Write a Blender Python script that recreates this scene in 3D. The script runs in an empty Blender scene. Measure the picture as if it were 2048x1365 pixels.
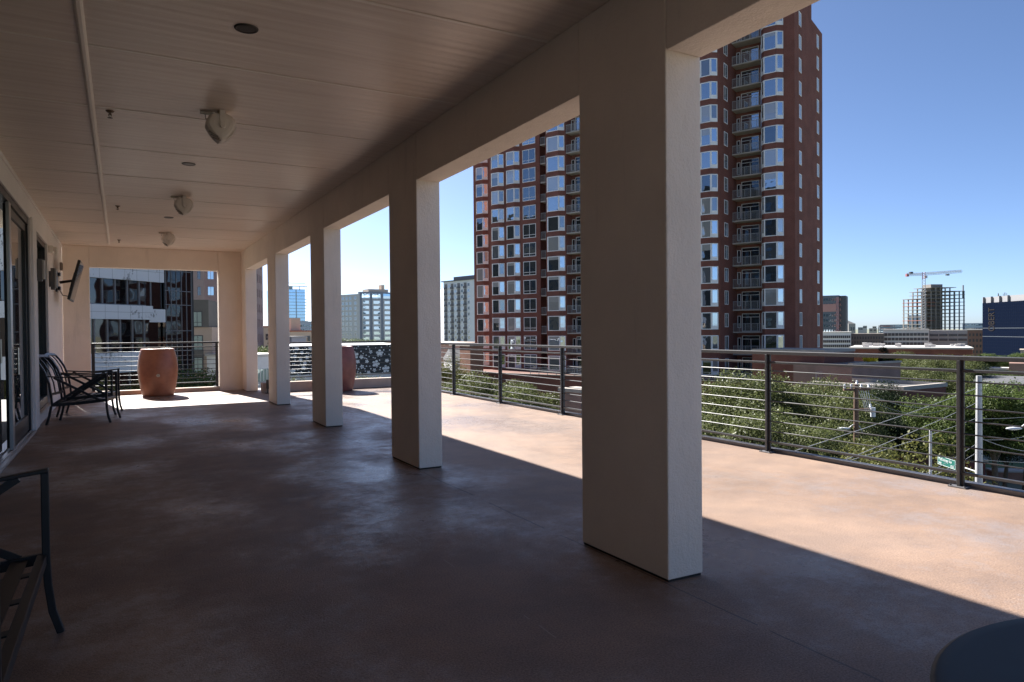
import bpy, bmesh, math, random
import numpy as np
from mathutils import Vector, Matrix
random.seed(7)
rng = np.random.default_rng(11)
S = bpy.context.scene
COL = S.collection
R_ = math.radians

# ---------------------------------------------------------------- camera
FPX, YAW, PITCH, ROLL, EYE = 1423.35, -.5027, -.0144, -.0090, 1.3
cy, sy = math.cos(YAW), math.sin(YAW)
cp, sp = math.cos(PITCH), math.sin(PITCH)
cr, sr = math.cos(ROLL), math.sin(ROLL)
_r = Vector((cy, sy, 0)); _f = Vector((-sy, cy, 0)); _u = Vector((0, 0, 1))
CF = _f * cp + _u * sp
_u2 = -_f * sp + _u * cp
CR = cr * _r + sr * _u2
CU = -sr * _r + cr * _u2
cd = bpy.data.cameras.new('camera')
cam = bpy.data.objects.new('camera', cd); COL.objects.link(cam)
M = Matrix((CR, CU, -CF)).transposed().to_4x4()
M.translation = (0, 0, EYE)
cam.matrix_world = M
cd.sensor_width = 36; cd.lens = FPX * 36 / 2048
cd.clip_start = .05; cd.clip_end = 9000
S.camera = cam

# ---------------------------------------------------------------- sky, sun, exposure
SUN_EL, SUN_AZ = R_(37.7), R_(-8.45)
W = bpy.data.worlds.new('World'); S.world = W; W.use_nodes = True
sky = W.node_tree.nodes.new('ShaderNodeTexSky')
sky.sky_type = 'NISHITA'; sky.sun_disc = False
sky.sun_elevation = SUN_EL; sky.sun_rotation = SUN_AZ
sky.altitude = 120; sky.air_density = 0.50; sky.dust_density = 0.65; sky.ozone_density = 4.2
bg = W.node_tree.nodes['Background']
W.node_tree.links.new(sky.outputs[0], bg.inputs[0]); bg.inputs[1].default_value = .052
sd = bpy.data.lights.new('sun', 'SUN'); sd.energy = 4.4; sd.angle = R_(.5); sd.color = (1, .965, .91)
so = bpy.data.objects.new('sun', sd); COL.objects.link(so)
to_sun = Vector((math.sin(SUN_AZ) * math.cos(SUN_EL), math.cos(SUN_AZ) * math.cos(SUN_EL), math.sin(SUN_EL)))
so.rotation_euler = to_sun.to_track_quat('Z', 'Y').to_euler()
so.location = (-20, 40, 60)
S.view_settings.view_transform = 'Standard'; S.view_settings.look = 'None'
S.view_settings.exposure = 1.94; S.view_settings.gamma = 1
S.render.resolution_x = 1024; S.render.resolution_y = 682
S.cycles.max_bounces = 14; S.cycles.diffuse_bounces = 10

GZ = -13.0                                     # street level; the terrace floor is z = 0

# pixel of the photograph (2048 wide) at depth d along the view axis -> world point
def at(px, py, d):
    return Vector((0, 0, EYE)) + (CF + CR * ((px - 1024) / FPX) - CU * ((py - 682.5) / FPX)) * d
def hz(px): return 660.6 - .009 * (px - 1024)
def gxy(px, d):
    p = at(px, hz(px), d); return Vector((p.x, p.y))
def hgt(px, py, d): return at(px, py, d).z

# ---------------------------------------------------------------- mesh helpers
class MB:
    def __init__(s): s.v = []; s.f = []; s.m = []
    def add(s, vs, fs, m=0):
        n = len(s.v); s.v += [tuple(v) for v in vs]
        s.f += [tuple(n + i for i in f) for f in fs]; s.m += [m] * len(fs); return s
    def box(s, x0, y0, z0, x1, y1, z1, m=0):
        return s.add([(x0,y0,z0),(x1,y0,z0),(x1,y1,z0),(x0,y1,z0),(x0,y0,z1),(x1,y0,z1),(x1,y1,z1),(x0,y1,z1)],
                     [(3,2,1,0),(4,5,6,7),(0,1,5,4),(1,2,6,5),(2,3,7,6),(3,0,4,7)], m)
    def prism(s, pts, z0, z1, m=0):            # ccw outline in xy, extruded in z
        n = len(pts)
        vs = [(p[0], p[1], z0) for p in pts] + [(p[0], p[1], z1) for p in pts]
        fs = [tuple(range(n-1, -1, -1)), tuple(range(n, 2*n))] + [(i, (i+1) % n, n+(i+1) % n, n+i) for i in range(n)]
        return s.add(vs, fs, m)
    def quad(s, a, b, c, d, m=0): return s.add([a, b, c, d], [(0,1,2,3)], m)
    def tube(s, pts, r, n=8, m=0, cap=True):
        pts = [Vector(p) for p in pts]; rs = r if isinstance(r, (list, tuple)) else [r] * len(pts)
        base = len(s.v); ref = None
        for i, p in enumerate(pts):
            t = (pts[min(i+1, len(pts)-1)] - pts[max(i-1, 0)]).normalized()
            if ref is None: ref = Vector((0,0,1)) if abs(t.z) < .9 else Vector((1,0,0))
            a = t.cross(ref).normalized(); b = a.cross(t); ref = b
            s.v += [tuple(p + (a*math.cos(2*math.pi*k/n) + b*math.sin(2*math.pi*k/n))*rs[i]) for k in range(n)]
        for i in range(len(pts)-1):
            for k in range(n):
                q = base + i*n
                s.f.append((q+k, q+(k+1) % n, q+n+(k+1) % n, q+n+k)); s.m.append(m)
        if cap:
            s.f.append(tuple(base+k for k in range(n-1, -1, -1))); s.m.append(m)
            e = base + (len(pts)-1)*n
            s.f.append(tuple(e+k for k in range(n))); s.m.append(m)
        return s
    def sweep(s, pts, side, w, t, m=0):        # flat bar: w along side, t across
        pts = [Vector(p) for p in pts]; side = Vector(side).normalized(); base = len(s.v)
        for i, p in enumerate(pts):
            d = (pts[min(i+1, len(pts)-1)] - pts[max(i-1, 0)]).normalized()
            nn = d.cross(side).normalized()
            s.v += [tuple(p + side*w/2*a + nn*t/2*b) for a, b in ((-1,-1),(1,-1),(1,1),(-1,1))]
        for i in range(len(pts)-1):
            q = base+i*4
            for k in range(4): s.f.append((q+k, q+(k+1) % 4, q+4+(k+1) % 4, q+4+k)); s.m.append(m)
        s.f.append((base+3, base+2, base+1, base)); s.m.append(m)
        e = base+(len(pts)-1)*4; s.f.append((e, e+1, e+2, e+3)); s.m.append(m)
        return s
    def lathe(s, prof, n=32, m=0):
        base = len(s.v)
        for r, z in prof: s.v += [(r*math.cos(2*math.pi*k/n), r*math.sin(2*math.pi*k/n), z) for k in range(n)]
        for i in range(len(prof)-1):
            for k in range(n):
                q = base+i*n; s.f.append((q+k, q+(k+1) % n, q+n+(k+1) % n, q+n+k)); s.m.append(m)
        return s
    def mesh(s, name, mats, smooth=False):
        me = bpy.data.meshes.new(name); me.from_pydata(s.v, [], s.f); me.update()
        for mt in (mats if isinstance(mats, (list, tuple)) else [mats]): me.materials.append(mt)
        if any(s.m): me.polygons.foreach_set('material_index', s.m)
        if smooth: me.polygons.foreach_set('use_smooth', [True]*len(me.polygons))
        return me
    def build(s, name, mats, parent=None, smooth=False, bevel=0, label=None, cat=None, group=None, kind=None, off=None):
        o = link(name, s.mesh(name, mats, smooth), parent, off)
        if bevel:
            b = o.modifiers.new('bevel', 'BEVEL'); b.width = bevel; b.segments = 2; b.limit_method = 'ANGLE'
        tag(o, label, cat, group, kind)
        return o

def link(name, me, parent=None, off=None, rot=0):
    o = bpy.data.objects.new(name, me); COL.objects.link(o)
    if parent is not None: o.parent = parent
    if off is not None: o.location = off
    if rot: o.rotation_euler.z = rot
    return o
def tag(o, label=None, cat=None, group=None, kind=None):
    for k, v in (('label', label), ('category', cat), ('group', group), ('kind', kind)):
        if v: o[k] = v
def thing(name, label, cat, loc=(0,0,0), rot=0, group=None):
    o = bpy.data.objects.new(name, None); COL.objects.link(o)
    o.empty_display_size = .2; o.location = loc; o.rotation_euler.z = rot
    tag(o, label, cat, group); return o
def copy_tree(o, loc=None, rot=None, label=None, parent=None):
    c = o.copy(); COL.objects.link(c)
    if parent is not None: c.parent = parent
    if loc is not None: c.location = loc
    if rot is not None: c.rotation_euler.z = rot
    if label: c['label'] = label
    for ch in list(o.children): copy_tree(ch, parent=c)
    return c
def setmat(o, mat, slot=0):                      # a material of this object's own on shared mesh data
    o.material_slots[slot].link = 'OBJECT'; o.material_slots[slot].material = mat

# ---------------------------------------------------------------- materials
def mat(name, col, rough=.7, metal=0, var=0, vscale=3, bump=0, bscale=40, stretch=None, spec=.5, ior=None, col2=None, obj=True, emit=None):
    m = bpy.data.materials.new(name); m.use_nodes = True
    nt = m.node_tree; b = nt.nodes['Principled BSDF']; L = nt.links.new
    b.inputs['Base Color'].default_value = (*col, 1); b.inputs['Roughness'].default_value = rough
    b.inputs['Metallic'].default_value = metal; b.inputs['Specular IOR Level'].default_value = spec
    if ior: b.inputs['IOR'].default_value = ior
    if var or bump:
        tc = nt.nodes.new('ShaderNodeTexCoord'); mp = nt.nodes.new('ShaderNodeMapping')
        L(tc.outputs['Object'], mp.inputs[0])
        if stretch: mp.inputs['Scale'].default_value = stretch
    if var:
        n = nt.nodes.new('ShaderNodeTexNoise'); n.inputs['Scale'].default_value = vscale; n.inputs['Detail'].default_value = 6
        n.inputs['Roughness'].default_value = .6
        L(mp.outputs[0], n.inputs['Vector'])
        rp = nt.nodes.new('ShaderNodeValToRGB')
        c2 = col2 or tuple(max(0, c*(1-var)) for c in col); c1 = tuple(min(1, c*(1+var)) for c in col)
        rp.color_ramp.elements[0].position = .3; rp.color_ramp.elements[1].position = .7
        rp.color_ramp.elements[0].color = (*c2, 1); rp.color_ramp.elements[1].color = (*c1, 1)
        L(n.outputs['Fac'], rp.inputs[0]); L(rp.outputs[0], b.inputs['Base Color'])
    if bump:
        n2 = nt.nodes.new('ShaderNodeTexNoise'); n2.inputs['Scale'].default_value = bscale; n2.inputs['Detail'].default_value = 5
        L(mp.outputs[0], n2.inputs['Vector'])
        bp = nt.nodes.new('ShaderNodeBump'); bp.inputs['Strength'].default_value = bump; bp.inputs['Distance'].default_value = .02
        L(n2.outputs['Fac'], bp.inputs['Height']); L(bp.outputs[0], b.inputs['Normal'])
    return m

def stucco_mat(name, col, seed=0):
    m = bpy.data.materials.new(name); m.use_nodes = True
    nt = m.node_tree; b = nt.nodes['Principled BSDF']; L = nt.links.new; N = nt.nodes.new
    tc = N('ShaderNodeTexCoord')
    def noise(sc, det, st=(1, 1, 1), off=0, rough=.6):
        mp = N('ShaderNodeMapping'); mp.inputs['Scale'].default_value = st; mp.inputs['Location'].default_value = (off, off*.7, off*.3)
        L(tc.outputs['Object'], mp.inputs[0]); n = N('ShaderNodeTexNoise'); n.inputs['Scale'].default_value = sc; n.inputs['Detail'].default_value = det; n.inputs['Roughness'].default_value = rough
        L(mp.outputs[0], n.inputs['Vector']); return n
    def ramp(src, p0, c0, p1, c1):
        r = N('ShaderNodeValToRGB'); e = r.color_ramp.elements; e[0].position = p0; e[1].position = p1; e[0].color = (c0, c0, c0, 1); e[1].color = (c1, c1, c1, 1); L(src, r.inputs[0]); return r
    def mul(a, c):
        x = N('ShaderNodeMix'); x.data_type = 'RGBA'; x.blend_type = 'MULTIPLY'; x.inputs[0].default_value = 1; L(a, x.inputs[6]); L(c, x.inputs[7]); return x.outputs[2]
    rgb = N('ShaderNodeRGB'); rgb.outputs[0].default_value = (*col, 1)
    c = mul(rgb.outputs[0], ramp(noise(1.1, 7, off=seed).outputs['Fac'], .3, .90, .7, 1.05).outputs[0])
    c = mul(c, ramp(noise(3.2, 6, (2.2, 2.2, .16), 3+seed, .7).outputs['Fac'], .60, 1.0, .80, .80).outputs[0])      # water runs
    c = mul(c, ramp(noise(9, 10, (1, 1, .8), 7+seed, .8).outputs['Fac'], .66, 1.0, .78, .72).outputs[0])            # scuffs
    L(c, b.inputs['Base Color']); b.inputs['Roughness'].default_value = .86; b.inputs['Specular IOR Level'].default_value = .3
    b1 = N('ShaderNodeBump'); b1.inputs['Strength'].default_value = .3; b1.inputs['Distance'].default_value = .02; L(noise(75, 5).outputs['Fac'], b1.inputs['Height'])
    b2 = N('ShaderNodeBump'); b2.inputs['Strength'].default_value = .35; b2.inputs['Distance'].default_value = .03; L(noise(7, 4, (1, 1, .6)).outputs['Fac'], b2.inputs['Height']); L(b1.outputs[0], b2.inputs['Normal'])
    L(b2.outputs[0], b.inputs['Normal']); return m
STUCCO = stucco_mat('cream stucco', (.86, .765, .665))
STUCCO_W = mat('pale stucco', (.84, .79, .755), .85, var=.05, vscale=1.2, bump=.2, bscale=90)
CURB = mat('curb stucco', (.50, .40, .33), .88, var=.12, vscale=2.5, bump=.25, bscale=70)
DARKGAP = mat('dark sealant', (.03, .025, .022), .8)
BRONZE = mat('dark bronze metal', (.026, .025, .028), .42, metal=.0, spec=.6, var=.2, vscale=14)
TRIM = mat('grey metal edge', (.16, .155, .165), .45, metal=.3, var=.15, vscale=6)
BLACK = mat('black powder coat', (.012, .013, .016), .42, spec=.5, var=.2, vscale=20)
ALU = mat('brushed aluminium', (.45, .45, .46), .35, metal=.8)
NICKEL = mat('satin nickel', (.62, .58, .5), .3, metal=1)
DOORFRAME = mat('black door frame', (.016, .015, .018), .35)
DOORGLASS = mat('dark door glass', (.012, .018, .016), .02, spec=.75, ior=1.6)
SCREENGLASS = mat('tv glass', (.01, .01, .012), .12, spec=.6)
PLASTIC_W = mat('cream plastic', (.80, .74, .66), .5, var=.04, vscale=8)
PLASTIC_D = mat('taupe plastic', (.22, .185, .16), .55)
SCONCE = mat('grey sconce metal', (.11, .10, .095), .5)
SCONCE_L = mat('frosted lamp side', (.42, .40, .37), .5)

def ceiling_mat():
    m = bpy.data.materials.new('painted ceiling panel'); m.use_nodes = True
    nt = m.node_tree; b = nt.nodes['Principled BSDF']; L = nt.links.new
    tc = nt.nodes.new('ShaderNodeTexCoord'); mp = nt.nodes.new('ShaderNodeMapping')
    mp.inputs['Scale'].default_value = (.22, 6.5, 1)
    L(tc.outputs['Object'], mp.inputs[0])
    n = nt.nodes.new('ShaderNodeTexNoise'); n.inputs['Scale'].default_value = 2.2; n.inputs['Detail'].default_value = 8; n.inputs['Roughness'].default_value = .65
    L(mp.outputs[0], n.inputs['Vector'])
    rp = nt.nodes.new('ShaderNodeValToRGB'); rp.color_ramp.elements[0].position = .3; rp.color_ramp.elements[1].position = .72
    rp.color_ramp.elements[0].color = (.74, .62, .52, 1); rp.color_ramp.elements[1].color = (.93, .82, .71, 1)
    L(n.outputs['Fac'], rp.inputs[0]); L(rp.outputs[0], b.inputs['Base Color'])
    b.inputs['Roughness'].default_value = .36; b.inputs['Specular IOR Level'].default_value = .8
    bp = nt.nodes.new('ShaderNodeBump'); bp.inputs['Strength'].default_value = .3; bp.inputs['Distance'].default_value = .02
    wv = nt.nodes.new('ShaderNodeTexWave'); wv.bands_direction = 'Y'; wv.inputs['Scale'].default_value = 3.2; wv.inputs['Distortion'].default_value = 1.2; wv.inputs['Detail'].default_value = 3; wv.inputs['Detail Scale'].default_value = .6
    mq = nt.nodes.new('ShaderNodeMapping'); mq.inputs['Scale'].default_value = (.12, 1, 1); L(tc.outputs['Object'], mq.inputs[0]); L(mq.outputs[0], wv.inputs['Vector'])
    sm = nt.nodes.new('ShaderNodeMath'); sm.operation = 'MULTIPLY_ADD'; sm.inputs[1].default_value = .35; L(wv.outputs['Fac'], sm.inputs[0]); L(n.outputs['Fac'], sm.inputs[2])
    L(sm.outputs[0], bp.inputs['Height']); L(bp.outputs[0], b.inputs['Normal'])
    return m
CEIL = ceiling_mat()
BATTEN = mat('painted batten', (.93, .85, .76), .4)

def deck_mat():
    m = bpy.data.materials.new('textured deck coating'); m.use_nodes = True
    nt = m.node_tree; b = nt.nodes['Principled BSDF']; L = nt.links.new; N = nt.nodes.new
    tc = N('ShaderNodeTexCoord')
    def noise(sc, det, stretch=None, rough=.6):
        n = N('ShaderNodeTexNoise'); n.inputs['Scale'].default_value = sc; n.inputs['Detail'].default_value = det; n.inputs['Roughness'].default_value = rough
        if stretch:
            mp = N('ShaderNodeMapping'); mp.inputs['Scale'].default_value = stretch; L(tc.outputs['Object'], mp.inputs[0]); L(mp.outputs[0], n.inputs['Vector'])
        else: L(tc.outputs['Object'], n.inputs['Vector'])
        return n
    def ramp(src, p0, c0, p1, c1):
        r = N('ShaderNodeValToRGB'); r.color_ramp.elements[0].position = p0; r.color_ramp.elements[1].position = p1
        r.color_ramp.elements[0].color = (*c0, 1); r.color_ramp.elements[1].color = (*c1, 1); L(src, r.inputs[0]); return r
    def mixc(fac, a, c, mode='MIX'):
        x = N('ShaderNodeMix'); x.data_type = 'RGBA'; x.blend_type = mode
        if isinstance(fac, float): x.inputs[0].default_value = fac
        else: L(fac, x.inputs[0])
        L(a, x.inputs[6]); L(c, x.inputs[7]); return x.outputs[2]
    big = noise(.55, 5); mid = noise(2.3, 7); fine = noise(120, 3, None, .7); wear_noise = noise(.55, 3, (1.3, .9, 1), .5); brk = noise(5.5, 14, None, .86)
    base = ramp(big.outputs['Fac'], .35, (.24, .163, .118), .68, (.285, .202, .155))
    dirt = ramp(mid.outputs['Fac'], .38, (.80, .80, .82), .66, (1.06, 1.03, 1.0))
    c1 = mixc(1.0, base.outputs[0], dirt.outputs[0], 'MULTIPLY')
    grain = ramp(fine.outputs['Fac'], .34, (.62, .60, .59), .60, (1.22, 1.21, 1.20))
    c2 = mixc(1.0, c1, grain.outputs[0], 'MULTIPLY')
    wsum = N('ShaderNodeMath'); wsum.operation = 'MULTIPLY_ADD'; wsum.inputs[1].default_value = .75
    L(brk.outputs['Fac'], wsum.inputs[0]); L(wear_noise.outputs['Fac'], wsum.inputs[2])
    worn_sheen = ramp(wsum.outputs[0], .88, (0, 0, 0), 1.05, (1, 1, 1))
    grey = N('ShaderNodeRGB'); grey.outputs[0].default_value = (.34, .31, .30, 1)
    wf = N('ShaderNodeMath'); wf.operation = 'MULTIPLY'; wf.inputs[1].default_value = .32; L(worn_sheen.outputs[0], wf.inputs[0])  # greys the worn patches; part of their sky sheen is put into this colour
    c3 = mixc(wf.outputs[0], c2, grey.outputs[0])
    # hairline joints running along the porch
    sx = N('ShaderNodeSeparateXYZ'); L(tc.outputs['Object'], sx.inputs[0])
    wob = noise(1.1, 4); gate = noise(1.7, 3)
    col = c3
    for cx_, wd_, g0 in ((2.425, .005, .38), (1.60, .003, .58)):
        a1_ = N('ShaderNodeMath'); a1_.operation = 'MULTIPLY_ADD'; a1_.inputs[1].default_value = .06; L(wob.outputs['Fac'], a1_.inputs[0]); L(sx.outputs[0], a1_.inputs[2])
        a2_ = N('ShaderNodeMath'); a2_.operation = 'SUBTRACT'; a2_.inputs[1].default_value = cx_+.03; L(a1_.outputs[0], a2_.inputs[0])
        a3_ = N('ShaderNodeMath'); a3_.operation = 'ABSOLUTE'; L(a2_.outputs[0], a3_.inputs[0])
        a4_ = N('ShaderNodeMath'); a4_.operation = 'LESS_THAN'; a4_.inputs[1].default_value = wd_; L(a3_.outputs[0], a4_.inputs[0])
        a5_ = N('ShaderNodeMath'); a5_.operation = 'GREATER_THAN'; a5_.inputs[1].default_value = g0; L(gate.outputs['Fac'], a5_.inputs[0])
        a6_ = N('ShaderNodeMath'); a6_.operation = 'MULTIPLY'; L(a4_.outputs[0], a6_.inputs[0]); L(a5_.outputs[0], a6_.inputs[1])
        dk = N('ShaderNodeRGB'); dk.outputs[0].default_value = (.30, .23, .19, 1) if cx_ != 2.425 else (.11, .085, .075, 1)
        col = mixc(a6_.outputs[0], col, dk.outputs[0])
    L(col, b.inputs['Base Color'])
    rr = N('ShaderNodeMapRange'); rr.inputs['From Min'].default_value = .80; rr.inputs['From Max'].default_value = 1.04
    rr.inputs['To Min'].default_value = .66; rr.inputs['To Max'].default_value = .25; L(wsum.outputs[0], rr.inputs[0]); L(rr.outputs[0], b.inputs['Roughness'])
    b.inputs['Specular IOR Level'].default_value = .4
    bp = N('ShaderNodeBump'); bp.inputs['Strength'].default_value = .5; bp.inputs['Distance'].default_value = .006
    fb = noise(95, 4, None, .7); L(fb.outputs['Fac'], bp.inputs['Height']); L(bp.outputs[0], b.inputs['Normal'])
    return m
DECK = deck_mat()

def brick_mat(name, c1, c2, mortar, scale=1.0, rough=.85):
    m = bpy.data.materials.new(name); m.use_nodes = True
    nt = m.node_tree; b = nt.nodes['Principled BSDF']; L = nt.links.new; N = nt.nodes.new
    tc = N('ShaderNodeTexCoord'); sx = N('ShaderNodeSeparateXYZ'); L(tc.outputs['Object'], sx.inputs[0])
    ad = N('ShaderNodeMath'); ad.operation = 'ADD'; L(sx.outputs[0], ad.inputs[0]); L(sx.outputs[1], ad.inputs[1])
    cx = N('ShaderNodeCombineXYZ'); L(ad.outputs[0], cx.inputs[0]); L(sx.outputs[2], cx.inputs[1])
    br = N('ShaderNodeTexBrick'); L(cx.outputs[0], br.inputs['Vector'])
    br.inputs['Scale'].default_value = scale; br.inputs['Brick Width'].default_value = .24; br.inputs['Row Height'].default_value = .052
    br.inputs['Mortar Size'].default_value = .008
    br.inputs['Color1'].default_value = (*c1, 1); br.inputs['Color2'].default_value = (*c2, 1); br.inputs['Mortar'].default_value = (*mortar, 1)
    n = N('ShaderNodeTexNoise'); n.inputs['Scale'].default_value = .5; n.inputs['Detail'].default_value = 7; L(tc.outputs['Object'], n.inputs['Vector'])
    rp = N('ShaderNodeValToRGB'); rp.color_ramp.elements[0].position = .3; rp.color_ramp.elements[1].position = .72
    rp.color_ramp.elements[0].color = (.78, .78, .78, 1); rp.color_ramp.elements[1].color = (1.12, 1.1, 1.08, 1); L(n.outputs['Fac'], rp.inputs[0])
    x = N('ShaderNodeMix'); x.data_type = 'RGBA'; x.blend_type = 'MULTIPLY'; x.inputs[0].default_value = 1
    L(br.outputs['Color'], x.inputs[6]); L(rp.outputs[0], x.inputs[7]); L(x.outputs[2], b.inputs['Base Color'])
    b.inputs['Roughness'].default_value = rough; b.inputs['Specular IOR Level'].default_value = .12
    return m
BRICK = brick_mat('dark red brick', (.215, .075, .054), (.17, .059, .043), (.21, .12, .10))
BRICK_O = brick_mat('orange brick', (.30, .13, .085), (.25, .105, .07), (.26, .19, .15))
BRICK_P = brick_mat('pale brick', (.30, .19, .16), (.26, .16, .135), (.30, .23, .20))
WINFRAME = mat('white window frame', (.80, .785, .76), .5)
DARKFRAME = mat('dark window frame', (.05, .05, .052), .5)

def glass_mat(name, tint, refl, rough=.02, base=(.01, .012, .015), wav=.012, wscale=.8):
    # window glass: a dark room behind a coated, slightly wavy pane
    m = bpy.data.materials.new(name); m.use_nodes = True
    nt = m.node_tree; N = nt.nodes.new; L = nt.links.new
    nt.nodes.remove(nt.nodes['Principled BSDF']); out = nt.nodes['Material Output']
    d = N('ShaderNodeBsdfDiffuse'); d.inputs[0].default_value = (*base, 1)
    g = N('ShaderNodeBsdfGlossy'); g.inputs[0].default_value = (*tint, 1); g.inputs['Roughness'].default_value = rough
    fr = N('ShaderNodeFresnel'); fr.inputs[0].default_value = 1.5
    mx = N('ShaderNodeMath'); mx.operation = 'ADD'; mx.use_clamp = True; mx.inputs[1].default_value = refl; L(fr.outputs[0], mx.inputs[0])
    tc = N('ShaderNodeTexCoord'); n = N('ShaderNodeTexNoise'); n.inputs['Scale'].default_value = wscale; n.inputs['Detail'].default_value = 1
    L(tc.outputs['Object'], n.inputs['Vector'])
    bp = N('ShaderNodeBump'); bp.inputs['Strength'].default_value = 1; bp.inputs['Distance'].default_value = wav
    L(n.outputs['Fac'], bp.inputs['Height']); L(bp.outputs[0], g.inputs['Normal'])
    mi = N('ShaderNodeMixShader'); L(mx.outputs[0], mi.inputs[0]); L(d.outputs[0], mi.inputs[1]); L(g.outputs[0], mi.inputs[2])
    L(mi.outputs[0], out.inputs[0])
    return m
GLASS = glass_mat('tower window glass', (.86, .93, 1.0), .48)
GLASS_D = glass_mat('dim window glass', (.8, .9, 1.0), .22)
GLASS_DK = glass_mat('dark window glass', (.8, .9, 1.0), .06)
GLASS_CUR = glass_mat('window with pale curtain', (.86, .93, 1.0), .25, base=(.30, .29, .27))
GLASS_BLD = glass_mat('window with grey blind', (.86, .93, 1.0), .2, base=(.10, .105, .11))
GLASS_BLK = glass_mat('black curtain wall glass', (.80, .76, .74), .12, wav=.009, wscale=.5, base=(.006, .006, .007))
GLASS_BLUE = glass_mat('blue curtain wall glass', (.62, .80, .95), .55, base=(.05, .12, .2))
GLASS_NAVY = glass_mat('navy curtain wall glass', (.16, .26, .48), .03, base=(.004, .009, .022))
NAVY = mat('navy tinted facade', (.0045, .0075, .018), .9, spec=.0)
GLASS_GRN = glass_mat('greenish window glass', (.80, .95, .90), .35, base=(.30, .38, .34))

def leaf_mat(name, c1, c2, c3):
    m = bpy.data.materials.new(name); m.use_nodes = True
    nt = m.node_tree; N = nt.nodes.new; L = nt.links.new
    nt.nodes.remove(nt.nodes['Principled BSDF']); out = nt.nodes['Material Output']
    ge = N('ShaderNodeNewGeometry'); tc = N('ShaderNodeTexCoord')
    n = N('ShaderNodeTexNoise'); n.inputs['Scale'].default_value = .7; n.inputs['Detail'].default_value = 3; L(tc.outputs['Object'], n.inputs['Vector'])
    ad = N('ShaderNodeMath'); ad.operation = 'MULTIPLY_ADD'; ad.inputs[1].default_value = .55; L(ge.outputs['Random Per Island'], ad.inputs[0])
    sc = N('ShaderNodeMath'); sc.operation = 'MULTIPLY'; sc.inputs[1].default_value = .55; L(n.outputs['Fac'], sc.inputs[0]); L(sc.outputs[0], ad.inputs[2])
    rp = N('ShaderNodeValToRGB'); e = rp.color_ramp.elements
    e[0].position = .2; e[0].color = (*c1, 1); e[1].position = .85; e[1].color = (*c3, 1); k = e.new(.5); k.color = (*c2, 1)
    L(ad.outputs[0], rp.inputs[0])
    d = N('ShaderNodeBsdfPrincipled'); d.inputs['Roughness'].default_value = .5; d.inputs['Specular IOR Level'].default_value = .18; L(rp.outputs[0], d.inputs['Base Color'])
    t = N('ShaderNodeBsdfTranslucent'); L(rp.outputs[0], t.inputs[0])
    mi = N('ShaderNodeMixShader'); mi.inputs[0].default_value = .38; L(d.outputs[0], mi.inputs[1]); L(t.outputs[0], mi.inputs[2]); L(mi.outputs[0], out.inputs[0])
    return m
LEAF_OAK = leaf_mat('live oak leaves', (.04, .055, .016), (.09, .108, .036), (.17, .185, .08))
LEAF_DK = leaf_mat('dark shaded evergreen leaves', (.010, .018, .008), (.018, .03, .013), (.035, .05, .022))  # dark foliage, with the shade of its unlit side put into the colour too
LEAF_BR = leaf_mat('bright green leaves', (.042, .068, .015), (.078, .112, .03), (.135, .17, .055))
LEAF_YEL = leaf_mat('yellow green leaves', (.06, .066, .016), (.10, .105, .03), (.16, .16, .055))
FLOWER_Y = leaf_mat('yellow flowers', (.60, .45, .02), (.78, .62, .03), (.85, .72, .07))
BARK = mat('tree bark', (.09, .07, .055), .9, var=.3, vscale=6, bump=.6, bscale=12)
ASPHALT = mat('asphalt', (.05, .05, .052), .85, var=.2, vscale=.6)
PAVE = mat('concrete pavement', (.32, .30, .28), .9, var=.15, vscale=.5)
GROUND = mat('city ground', (.16, .16, .12), .95, var=.4, vscale=.02, col2=(.07, .09, .045))
ROADPAINT = mat('road paint', (.75, .73, .68), .7)
ROOFW = mat('white roof membrane', (.50, .48, .455), .8, var=.12, vscale=.3)
ROOFG = mat('grey roof', (.085, .085, .09), .85, var=.2, vscale=.3)

# ================================================================ GROUND, STREET
MB().box(-4000, -3000, GZ-.5, 5000, 6000, GZ).build('ground', GROUND, kind='structure')
# the street runs along the brick tower's front: axis D (left-going), E (away)
DX, DY = -.417, .909; EX, EY = .909, .417
ROADANG = math.atan2(-.909, .417)
def strip(name, s0, s1, z, m, x0=-260, x1=200, up=.0):
    mb = MB(); mb.box(x0, s0, z-.02-up, x1, s1, z)
    o = mb.build(name, m, kind='structure'); o.location = (77.7, 64, 0); o.rotation_euler.z = ROADANG
    return o
strip('pavement', -91.5, -60, GZ+.12, PAVE, up=.14)
strip('street', -87, -67, GZ+.16, ASPHALT, up=.02)
mb = MB()
for k in range(60): mb.box(-200+k*7, -77.1, 0, -197+k*7, -76.95, .004)
o = mb.build('lane_markings', ROADPAINT, kind='structure'); o.location = (77.7, 64, GZ+.162); o.rotation_euler.z = ROADANG
mb = MB().box(-9, -140, -.02, 4, -40, .006)
o = mb.build('cross_street', ASPHALT, kind='structure'); o.location = (77.7, 64, GZ+.17); o.rotation_euler.z = ROADANG

# ================================================================ THE TERRACE BUILDING
XI, XO, Y1, SP, CL, ZB, ZC = 2.442, 2.679, 2.80, 3.474, .777, 2.7176, 3.16
XW, XR, YF, YE, ZT = -1.04, 5.95, 17.34, 16.1, 4.45
MB().prism([(XW-.1,-6),(6.06,-6),(6.06,16.4),(2.9,16.4),(2.9,17.58),(XW-.1,17.58)], -.3, 0).build('terrace_floor', DECK, kind='structure')
B = thing('terrace_building', 'cream stucco building with a covered porch and its row of columns', 'building', (0, 0, GZ))
UP = (0, 0, 13.0)
def part(mb, name, m, bevel=0, label=None, parent=B):
    return mb.build(name, m, parent, bevel=bevel, label=label, off=UP if parent is B else None)
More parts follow.
